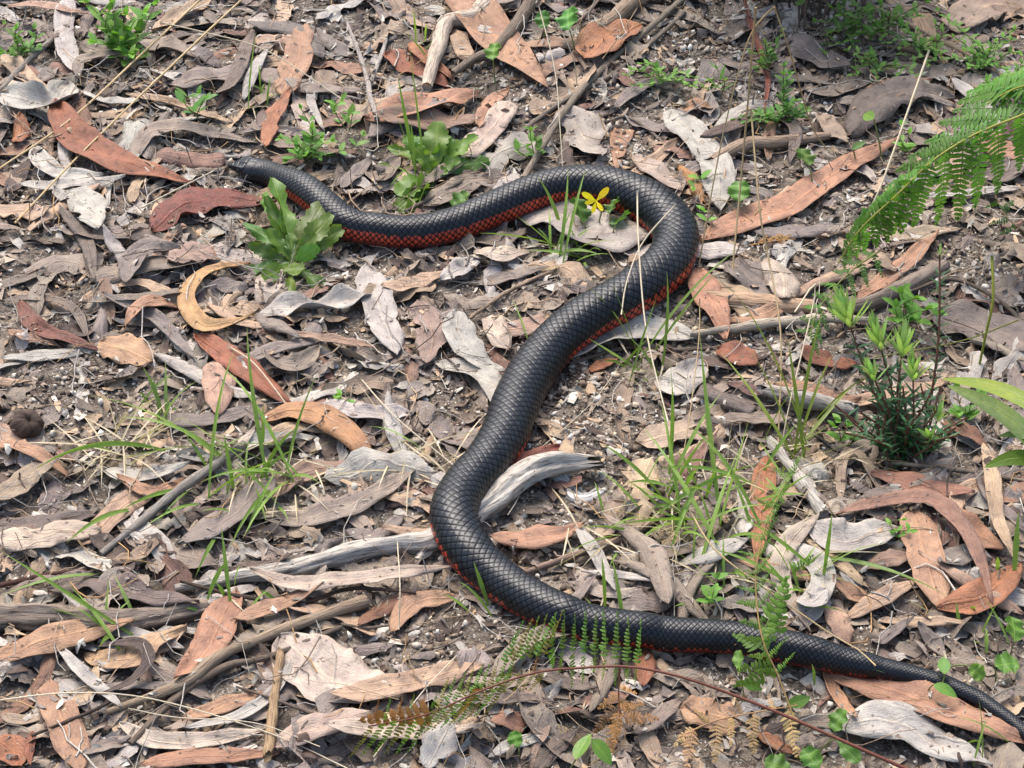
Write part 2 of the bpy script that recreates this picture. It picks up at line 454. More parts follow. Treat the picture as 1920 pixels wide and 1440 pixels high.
def crumbs(n, name, label, lmin, lmax, palette, dens, aspect=(0.15, 0.6), tilt=0.35, lift=0.0015):
    nu, nv = 4, 3
    P = scatter(n, dens)
    L = lmin+(lmax-lmin)*rng.random(n)**2.2
    W = L*rng.uniform(*aspect, n)
    u = np.linspace(-0.5, 0.5, nu); v = np.linspace(-0.5, 0.5, nv)
    uu, vv = np.meshgrid(u, v, indexing='ij')
    uu, vv = uu.ravel(), vv.ravel()
    prof = 1-1.1*np.abs(uu)**1.5*rng.random((n, 1))
    x = L[:, None]*(uu[None]+0.10*rng.normal(size=(n, nu*nv)))
    y = W[:, None]*(vv[None]*prof+0.10*rng.normal(size=(n, nu*nv)))
    z = L[:, None]*(rng.normal(size=(n, 1))*0.30*uu**2+rng.normal(size=(n, 1))*0.3*uu*vv)+W[:, None]*rng.normal(size=(n, 1))*0.8*vv**2
    a = rng.uniform(0, 2*np.pi, (n, 1))
    tx, ty = rng.normal(size=(n, 1))*tilt, rng.normal(size=(n, 1))*tilt
    z = z+x*tx+y*ty
    X = P[:, :1]+np.cos(a)*x-np.sin(a)*y; Y = P[:, 1:]+np.sin(a)*x+np.cos(a)*y
    zz = z+(hz(X, Y)*0.5+hz(P[:, 0], P[:, 1])[:, None]*0.5)
    zz = zz+np.maximum(0, -(z.min(1)*0.6))[:, None]+lift
    V = np.stack([X, Y, zz], -1).reshape(-1, 3)
    F = (grid_faces(nu, nv)[None]+(np.arange(n)*nu*nv)[:, None, None]).reshape(-1, 4)
    ks = list(palette)
    c = np.array([PAL[k] for k in ks])[rng.integers(0, len(ks), n)]*rng.uniform(0.6, 1.15, (n, 1))
    C = np.ones((n, nu*nv, 4)); C[..., :3] = c[:, None]
    o = link(name, new_mesh(name, V, F, M_BIT, {"Col": ('FLOAT_COLOR', C.reshape(-1, 4))}, smooth=False))
    tag(o, label, "litter", kind="stuff")
def fine_twigs(n, name, label, lmin, lmax, rad, palette, lift=0.002):
    ns, ks = 7, 4
    P = scatter(n, lambda x, y: np.ones_like(x))
    L = lmin+(lmax-lmin)*rng.random(n)**1.6
    a = rng.uniform(0, 2*np.pi, n); k = rng.normal(size=n)*1.0
    t = np.linspace(-0.5, 0.5, ns)
    ang = a[:, None]+k[:, None]*t[None]*1.4+0.25*rng.normal(size=(n, ns))
    dx, dy = np.cos(ang)*L[:, None]/ns, np.sin(ang)*L[:, None]/ns
    X, Y = P[:, :1]+np.cumsum(dx, 1), P[:, 1:]+np.cumsum(dy, 1)
    Z = hz(X, Y)
    Z = 0.5*Z+0.5*Z.max(1, keepdims=True)+lift*rng.random((n, 1))+0.01*rng.normal(size=(n, 1))*np.abs(t)[None]**2*4*np.sign(rng.normal(size=(n, 1))).clip(0)
    C0 = np.stack([X, Y, Z], -1)
    T = np.gradient(C0, axis=1); T /= np.linalg.norm(T, axis=2, keepdims=True)
    A = np.cross(T, [0, 0, 1.0]); A /= np.linalg.norm(A, axis=2, keepdims=True)+1e-9
    B = np.cross(A, T)
    R = (rad[0]+(rad[1]-rad[0])*rng.random(n)**2)[:, None]*np.linspace(1.1, 0.6, ns)[None]
    th = np.linspace(0, 2*np.pi, ks, endpoint=False)
    V = C0[:, :, None]+R[..., None, None]*(A[:, :, None]*np.cos(th)[:, None]+B[:, :, None]*np.sin(th)[:, None])
    F = (grid_faces(ns, ks, True)[None]+(np.arange(n)*ns*ks)[:, None, None]).reshape(-1, 4)
    kk = list(palette)
    c = np.array([PAL[q] for q in kk])[rng.integers(0, len(kk), n)]*rng.uniform(0.6, 1.1, (n, 1))
    C = np.ones((n, ns*ks, 4)); C[..., :3] = c[:, None]
    o = link(name, new_mesh(name, V.reshape(-1, 3), F, M_BIT, {"Col": ('FLOAT_COLOR', C.reshape(-1, 4))}))
    tag(o, label, "litter", kind="stuff")

QUARTZ = [(212, 202, 186), (190, 176, 158), (226, 219, 206), (160, 143, 124), (134, 116, 98), (204, 188, 162), (112, 92, 76), (88, 74, 64)]
gravel(22000, "gravel", "pale quartz grit and small stones on bare soil", 0.0006, 0.0044, lambda x, y: 0.10+0.9*bareness(x, y), QUARTZ)
crumbs(11000, "litter_crumbs", "small crumbs of bark and broken dead leaf", 0.004, 0.022, ['db', 'gr', 'lv', 'gr', 'gr', 'gp', 'tn', 'gp'], lambda x, y: 0.9+0*x, tilt=0.2, lift=0.0008)

# ------------------------------------------------------------------ dead gum leaves
def profile(u, kind):
    if kind == 'v': p = np.sin(np.pi*np.clip(u, 0, 1)**0.9)**0.62
    elif kind == 's': p = np.clip(np.minimum(u/0.16, (1-u)/0.22), 0, 1)**0.7
    elif kind == 't': p = np.clip((1-u)*1.15+0.02, 0, 1)**0.75*np.clip(u/0.05, 0.75, 1)
    elif kind == 'b': p = np.clip(np.minimum(u/0.03, (1-u)/0.05), 0.25, 1)**0.5
    else: p = (u**0.62*(1-u)**0.85)/0.489
    return np.maximum(p, 0.015)
def leaf_grid(ctrl, W, nu=24, nv=7, kind='l', curl=0.25, bend=0.0, twist=0.0, rag=0.0, wave=0.12, tilt=0.0, seed=0, crump=0.16):
    r = np.random.default_rng(seed+1000)
    c = spline(ctrl, nu)
    d = np.diff(c, axis=0); L = np.linalg.norm(d, axis=1).sum()
    T = np.gradient(c, axis=0); T /= np.linalg.norm(T, axis=1)[:, None]
    Nn = np.stack([-T[:, 1], T[:, 0]], 1)
    u = np.linspace(0, 1, nu); v = np.linspace(-1, 1, nv)
    hw = W/2*profile(u, kind)[:, None]*np.ones(nv)
    if rag > 0:                               # bites and torn edges, different on each side
        for side in (0, 1):
            nz = vnoise(u*9+seed, np.full(nu, 3.3+side*9), 77+seed % 90)
            nz2 = vnoise(u*22+seed, np.full(nu, 1.3+side*7), 78+seed % 90)
            k = np.clip(1-rag*(np.maximum(0, nz*2.2)+0.5*nz2), 0.25, 1.15)
            hw[:, (v < 0) if side else (v > 0)] *= k[:, None]
    w0 = W/2
    al = curl*np.clip(0.55+0.45*np.sin(np.pi*u)+0.35*vnoise(u*2.5+seed*1.7, u*0, 91), 0.1, 2)[:, None]
    al = np.where(np.abs(al) < 1e-3, 1e-3, al)
    x = hw*np.sin(al*v)/al
    z = hw*(1-np.cos(al*v))/al
    tw = tilt+twist*(u-0.5)[:, None]+0.10*vnoise(u*3+seed*2.1, u*0+5, 92)[:, None]
    x, z = x*np.cos(tw)-z*np.sin(tw), x*np.sin(tw)+z*np.cos(tw)
    z = z+wave*hw*(np.abs(v)**1.5)*np.sin(2*np.pi*(u[:, None]*r.uniform(1.2, 3.2)+v*0.15)+r.uniform(0, 6))
    z = z+0.02*L*vnoise(u*4+seed, u*0+9, 93)[:, None]
    z = z+bend*L*(4*u*(1-u))[:, None]
    lw = L/max(W, 1e-4)
    z = z+crump*w0*(vnoise(u[:, None]*lw*1.5+seed*3.1+0*v, v[None]*1.3+seed*1.7+0*u[:, None], 95)+0.5*vnoise(u[:, None]*lw*3.4+seed+0*v, v[None]*2.9+seed*0.7+0*u[:, None], 96))*2
    XY = c[:, None]+Nn[:, None]*x[..., None]
    luv = np.stack([(u*L*100)[:, None]*np.ones(nv), hw*v*100, np.full((nu, nv), (seed*0.7131) % 17)], -1)
    va = np.abs(v)[None]*np.ones((nu, 1))
    return XY, z, luv, va, L
def drape(XY, z, sink=8, cap=0.006):
    h = hz(XY[..., 0], XY[..., 1])
    nu = len(h); u = np.linspace(0, 1, nu)
    top = np.percentile(h, 70, axis=1)
    q = np.polyval(np.polyfit(u, top, 2), u)
    zz = z+q[:, None]
    zz = zz-np.percentile(zz-h, sink)+0.0006
    # denser samples so that the surface leaves no holes in the height map
    for a, b in ((0, 0), (0.5, 0), (0, 0.5), (0.5, 0.5)):
        A = lambda Q: Q[:-1, :-1]*(1-a)*(1-b)+Q[1:, :-1]*a*(1-b)+Q[:-1, 1:]*(1-a)*b+Q[1:, 1:]*a*b
        hput(A(XY[..., 0]), A(XY[..., 1]), A(zz), cap)
    return zz
def normals(P):
    du = np.gradient(P, axis=0); dv = np.gradient(P, axis=1)
    n = np.cross(du, dv); n /= np.linalg.norm(n, axis=2, keepdims=True)+1e-12
    n[n[..., 2].mean(axis=1) < 0] *= -1 if False else 1
    return n
GF = {}
def shell(P, luv, va, col, thick=0.0005, hole=None):
    """top and underside of a leaf with a rim; P is a grid of points"""
    nu, nv = P.shape[:2]
    n = normals(P)
    A = P.reshape(-1, 3); B = (P-n*thick).reshape(-1, 3)
    if (nu, nv) not in GF:
        g = grid_faces(nu, nv); k = nu*nv
        b = [i*nv for i in range(nu)]+[(nu-1)*nv+j for j in range(1, nv)]+[i*nv+nv-1 for i in range(nu-2, -1, -1)]+[j for j in range(nv-2, 0, -1)]
        rim = np.array([(b[i], b[(i+1) % len(b)], b[(i+1) % len(b)]+k, b[i]+k) for i in range(len(b))])
        GF[nu, nv] = np.concatenate([g, g[:, ::-1]+k, rim])
    C = np.ones((2, nu*nv, 4)); C[..., :3] = col; C[..., 3] = va.ravel()
    return np.vstack([A, B]), GF[nu, nv], {"luv": ('FLOAT_VECTOR', np.vstack([luv.reshape(-1, 3)]*2)), "Col": ('FLOAT_COLOR', C.reshape(-1, 4))}
NLEAF = [0]
def add_leaf(ctrl_xy, W, col, label, group, cap=0.006, sink=3, thick=0.0005, nu=24, nv=7, **kw):
    NLEAF[0] += 1
    XY, z, luv, va, L = leaf_grid(ctrl_xy, W, nu, nv, seed=NLEAF[0], **kw)
    zz = drape(XY, z, sink, cap)
    P = np.concatenate([XY, zz[..., None]], -1)
    o0 = P.reshape(-1, 3).mean(0)
    V, F, at = shell(P-o0, luv, va, col, thick)
    o = link("gum_leaf", new_mesh("gum_leaf", V, F, M_LEAF, at), loc=o0)
    return tag(o, label, "leaf", group)

# the mass of smaller dead leaves below: one object
def litter_mass(n, name, label, lmin, lmax, pal, avoid, asp=(0.13, 0.34), brk=0.45, wild=1.0, where=lambda x, y: 1.0):
    Vs, Fs, Ls, Cs = [], [], [], []
    off = 0
    P = scatter(n, lambda x, y: np.clip(1-avoid*bareness(x, y), 0.02, 1)*where(x, y))
    for i, (x, y) in enumerate(P):
        NLEAF[0] += 1
        L = lmin+(lmax-lmin)*rng.random()**1.5
        a = rng.uniform(0, 2*np.pi); k = rng.normal()*0.5
        d1 = np.array([math.cos(a), math.sin(a)]); d2 = np.array([math.cos(a+k), math.sin(a+k)])
        p = np.array([x, y])
        ctrl = [p-d1*L/2, p, p+d2*L/2]
        W = L*rng.uniform(*asp)
        broken = rng.random() < brk
        XY, z, luv, va, LL = leaf_grid(ctrl, W, 13, 5, kind=('b' if broken else 'lsv'[rng.integers(0, 3)]), curl=rng.normal()*0.8*wild, bend=rng.normal()*0.05*wild, crump=0.35*wild,
                                       twist=rng.normal()*0.5, rag=(0.9 if broken else 0.45), wave=0.22, tilt=rng.normal()*0.15, seed=NLEAF[0])
        zz = drape(XY, z, 14, 0.004)
        Vs.append(np.concatenate([XY, zz[..., None]], -1).reshape(-1, 3))
        Fs.append(grid_faces(13, 5)+off); off += 65
        Ls.append(luv.reshape(-1, 3))
        C = np.ones((65, 4)); C[:, :3] = pcol(pal[rng.integers(0, len(pal))], 0.14); C[:, 3] = va.ravel()
        Cs.append(C)
    o = link(name, new_mesh(name, np.vstack(Vs), np.vstack(Fs), M_LEAF, {"luv": ('FLOAT_VECTOR', np.vstack(Ls)), "Col": ('FLOAT_COLOR', np.vstack(Cs))}))
    tag(o, label, "leaf litter", kind="stuff")
litter_mass(1900, "leaf_litter", "mass of small broken grey and brown dead leaves", 0.03, 0.11, ['gr', 'lv', 'gr', 'gp', 'gr', 'gp', 'gr-tn', 'db-gr', 'gp-gr', 'rd-gr', 'tn', 'lv'], 0.9)
litter_mass(1500, "broken_leaf_litter", "matted scraps of torn grey leaf and bark", 0.012, 0.045, ['gr', 'lv', 'gp', 'gr', 'db', 'gr-tn', 'db-gr', 'tn', 'gp-gr'], 0.6, (0.25, 0.7), 0.8, 1.2)
litter_mass(330, "large_leaf_litter", "overlapping layer of dull grey and tan leaves beneath the larger ones", 0.06, 0.115, ['gr', 'gp', 'lv', 'gr', 'tn', 'gp-tn', 'db-gr', 'or-gr'], 1.0, (0.15, 0.3), 0.2, 0.6, lambda x, y: np.clip(0.25+1.2*((y < -0.02)+0.0)+0.6*(x < -0.2), 0, 1))
crumbs(8000, "bark_crumbs", "thin grey flakes and slivers strewn over the litter", 0.003, 0.020, ['gr', 'lv', 'gp', 'gr', 'db', 'tn', 'wh', 'db'], lambda x, y: 0.75+0.25*bareness(x, y), (0.1, 0.5), 0.15, 0.0006)
fine_twigs(1700, "twig_litter", "fine grey twigs and rootlets tangled in the litter", 0.025, 0.10, (0.0004, 0.0011), ['gr', 'db', 'lv', 'tn', 'gp'])

# single leaves scattered between the large ones, each told apart by its look and its neighbour
LAND = """red-brown sickle leaf|235,300;silver crescent leaf|110,320;gutter-shaped grey leaf|60,205;bright green herb|230,60;long golden straws|300,130;snake's snout|410,310;maroon leaf|400,400;toothed rosette|550,450
tan crescent leaf|385,575;peach oval leaf|235,665;bright orange-red leaf|455,700;pale pink leaf|410,735;round gumnut|50,795;arched yellow-brown leaf|610,820;grass tuft|480,860;lichen spotted stick|330,940
weathered pale branch|640,1050;thick grey branch|180,1155;bright orange-tan leaf|120,1215;salmon pink leaf|390,1210;forked stick|480,1205;wooden splinter|515,1320;boat-like pale leaf|360,1400;half dead fern|850,1320
silver sickle leaf|890,650;torn pale leaf|710,590;snake's red flank|770,470;wavy silver leaf|590,585;pale splintered twig|950,555;snake's middle|1060,640;white grit patch|1120,770;splintered branch end|1060,890
snake's bend|860,1040;largest grass tuft|1300,930;upright rusty leaf|1430,950;salmon spotted leaf|1000,1020;hanging brown fern|1160,1350;dry tan fern|1390,1370;fern tip|1430,1130;snake's tail half|1300,1190
broad grey folded leaf|1600,1020;arched pink leaf|1720,960;smooth orange leaf|1840,1110;brown strap leaf|1735,1060;large pinkish brown leaf|1750,1340;pale leaf under the tail|1700,1390;needle leafed shrub|1690,760;wattle leaves|1850,790
sedge clump|1495,740;pinkish branch|1420,580;bark strip|1450,615;very long pinkish leaf|1500,370;green bracken frond|1760,330;dark arched leaf|1690,205;herb patch|1660,80;dark bush|1530,50
splintery stick|1450,275;dull grey strap leaf|1310,300;snake's loop|1250,420;crossing twigs|1130,150;flat orange-tan leaf|940,90;jointed pale branch|830,100;bleached twig|690,150;toothed plant|820,290
tall orange-brown leaves|530,190;grey rolled leaf|1860,40;wide strap leaf|1840,635"""
LAND = [(q.split('|')[0], G(*[float(k) for k in q.split('|')[1].split(',')])[:2]) for q in LAND.replace("\n", ";").split(";")]
FILL = [('gr', "grey-brown"), ('lv', "slate grey"), ('gp', "bleached pale"), ('tn-pk', "tan"), ('db', "dark brown"), ('or-tn', "orange-brown")]
FW = np.array([0.28, 0.17, 0.27, 0.14, 0.08, 0.06])
PF = scatter(125, lambda x, y: np.clip(1-1.0*bareness(x, y), 0.0, 1)*(np.abs(x) < 0.56)*(y > -0.44)*(y < 0.72))
USED = set()
for x, y in PF:
    k = rng.choice(6, p=FW)
    L = rng.uniform(0.06, 0.13)
    a = rng.normal()*0.9+(math.pi if rng.random() < 0.5 else 0); b = rng.normal()*0.45
    p = np.array([x, y])
    ctrl = [p-np.array([math.cos(a), math.sin(a)])*L/2, p, p+np.array([math.cos(a+b), math.sin(a+b)])*L/2]
    asp = rng.uniform(0.15, 0.26); cu = rng.normal()*0.5; kd = 'lls'[rng.integers(0, 3)]
    size = "small" if L < 0.08 else ("long" if L > 0.11 else ("broad" if asp > 0.21 else "narrow"))
    look = "cupped" if cu > 0.45 else ("humped" if cu < -0.45 else ("blunt" if kd == 's' else ("curved" if abs(b) > 0.45 else "flat")))
    near, near2 = [q[0] for q in sorted(LAND, key=lambda q: np.linalg.norm(q[1]-p))[:2]]
    lab = "%s %s %s dead leaf lying beside the %s" % (size, FILL[k][1], look, near)
    if lab in USED: lab = "%s %s dead leaf between the %s and the %s" % (size, FILL[k][1], near, near2)
    USED.add(lab)
    add_leaf(ctrl, L*asp, pcol(FILL[k][0], 0.10), lab, "dead gum leaves scattered over the litter",
             kind=kd, curl=cu, bend=rng.normal()*0.03, twist=rng.normal()*0.4, rag=0.25*rng.random(), tilt=rng.normal()*0.12, nu=20)
# ------------------------------------------------------------------ sticks, logs and the large leaves, from the bottom of the heap upwards
def px_ctrl(txt):
    return [tuple(float(q) for q in p.split(',')) for p in txt.split()]
def px_leaf(pts, w, col, label, **kw):
    P = px_ctrl(pts)
    ctrl = [GH(x, y)[:2] for x, y in P]
    a, b = np.array(P[max(0, len(P)//2-1)]), np.array(P[min(len(P)-1, len(P)//2+1)])
    m = np.array(P[len(P)//2]); d = (b-a)/np.linalg.norm(b-a); n = np.array([-d[1], d[0]])
    z = float(GH(*m)[2])
    W = np.linalg.norm(G(*(m+n*w/2), z)-G(*(m-n*w/2), z))
    return add_leaf(ctrl, W, pcol(col, 0.05), label, None, cap=0.012, **{'rag': 0.14, **kw})
NST = [0]
def px_stick(pts, r, col, label, cat="stick", name="stick", lift=0.0, sm=0.10, rough=0.35, ns=10, sinkf=0.75, ends=None, crack=0.0):
    NST[0] += 1
    P = px_ctrl(pts)
    n = 34 if ns < 12 else 60
    q = spline([GH(x, y)[:2] for x, y in P], n)
    mid = P[len(P)//2]
    rr = np.interp(np.linspace(0, 1, n), np.linspace(0, 1, len(r)), r)*mpp(*mid)
    h = np.array([hz(q[i, 0]+np.linspace(-1, 1, 5)*rr[i]*0.6, q[i, 1]+np.linspace(-1, 1, 5)*rr[i]*0.3).max() for i in range(n)])
    L = np.linalg.norm(np.diff(q, axis=0), axis=1).sum()
    k = max(1, int(sm/L*n*2))
    hp = np.pad(h, k, mode='edge'); hs = np.convolve(hp, np.ones(2*k+1)/(2*k+1), 'valid')
    z = hs+rr*sinkf+lift
    q3 = np.concatenate([q, z[:, None]], 1)
    q3[:, :2] += 0.12*rr[:, None]*np.stack([vnoise(np.arange(n)*0.3, np.full(n, NST[0]*1.7), 5), vnoise(np.arange(n)*0.3, np.full(n, NST[0]*2.7), 6)], 1)*2
    o0 = q3.mean(0)
    V, F, at = tube(q3-o0, rr, ns, M_WOOD, name, col=pcol(col, 0.05), rough=rough, seed=NST[0], crack=crack)
    if ends:                                  # splintered ends: push the end rings unevenly along the stick
        Vr = V.reshape(n, ns, 3)
        for e in ends:
            i, dirv = (0, q3[0]-q3[1]) if e == 0 else (n-1, q3[-1]-q3[-2])
            dirv = dirv/np.linalg.norm(dirv)
            Vr[i] = Vr[i]*0.75+Vr[i].mean(0)*0.25+dirv*(np.random.default_rng(NST[0]).random((ns, 1))*2.2*rr[i])
        V = Vr.reshape(-1, 3)
    for f in (-0.9, -0.5, 0, 0.5, 0.9):
        hput(q[:, 0]+f*rr*0.7, q[:, 1]+f*rr*0.7, z+rr*math.sqrt(1-f*f)*0.9, 0.05)
        hput(q[:, 0]-f*rr*0.7, q[:, 1]+f*rr*0.7, z+rr*math.sqrt(1-f*f)*0.9, 0.05)
    o = link(name, new_mesh(name, V, F, M_WOOD, at), loc=o0)
    return tag(o, label, cat)

# logs that lie under most of the leaves
px_stick("-30,1172 90,1160 200,1158 300,1160 390,1140", [30, 31, 30, 26, 17], 'gr', "thick grey weathered branch half buried under dark leaves and grass", name="fallen_branch", cat="branch", ns=30, crack=0.36, sinkf=0.25, rough=0.5, sm=0.2)
log = px_stick("330,1112 450,1090 560,1068 690,1042 800,1018 880,985 960,935 1030,900 1095,893", [8, 12, 15, 19, 22, 25, 27, 26, 20], 'gp-wh', "weathered pale grey branch with splintered white end that the snake crosses", name="fallen_branch", cat="branch", rough=0.45, ns=32, ends=[1], crack=0.34, sinkf=0.85, sm=0.22)
ch = px_stick("985,890 1040,884 1090,892 1140,903", [12, 19, 18, 9], 'wh', "broken white splintered end", name="splintered_end", rough=0.8, ends=[0, 1], ns=28, crack=0.5, sm=0.6, lift=-0.016)
cd = np.empty(len(ch.data.vertices)*4, np.float32); cd.reshape(-1, 4)[:] = (0.78, 0.75, 0.70, 1); ch.data.attributes['Col'].data.foreach_set('color', cd)
ch.location = ch.location-log.location; ch.parent = log; del ch["category"]
px_stick("1300,572 1380,573 1450,580 1525,590", [17, 19, 19, 15], 'pk-tn', "pinkish smooth barked branch lying beside the snake's loop and tan bark splinters", name="fallen_branch", cat="branch", rough=0.15)
px_stick("1590,590 1650,572 1710,545 1770,505", [14, 16, 16, 12], 'gr', "short grey branch behind the bright tipped shrub", name="fallen_branch", cat="branch")
px_stick("1340,318 1400,290 1450,275 1555,266", [11, 13, 12, 7], 'gr-tn', "splintery grey-brown stick lying behind the round toothed leaves", ends=[0])

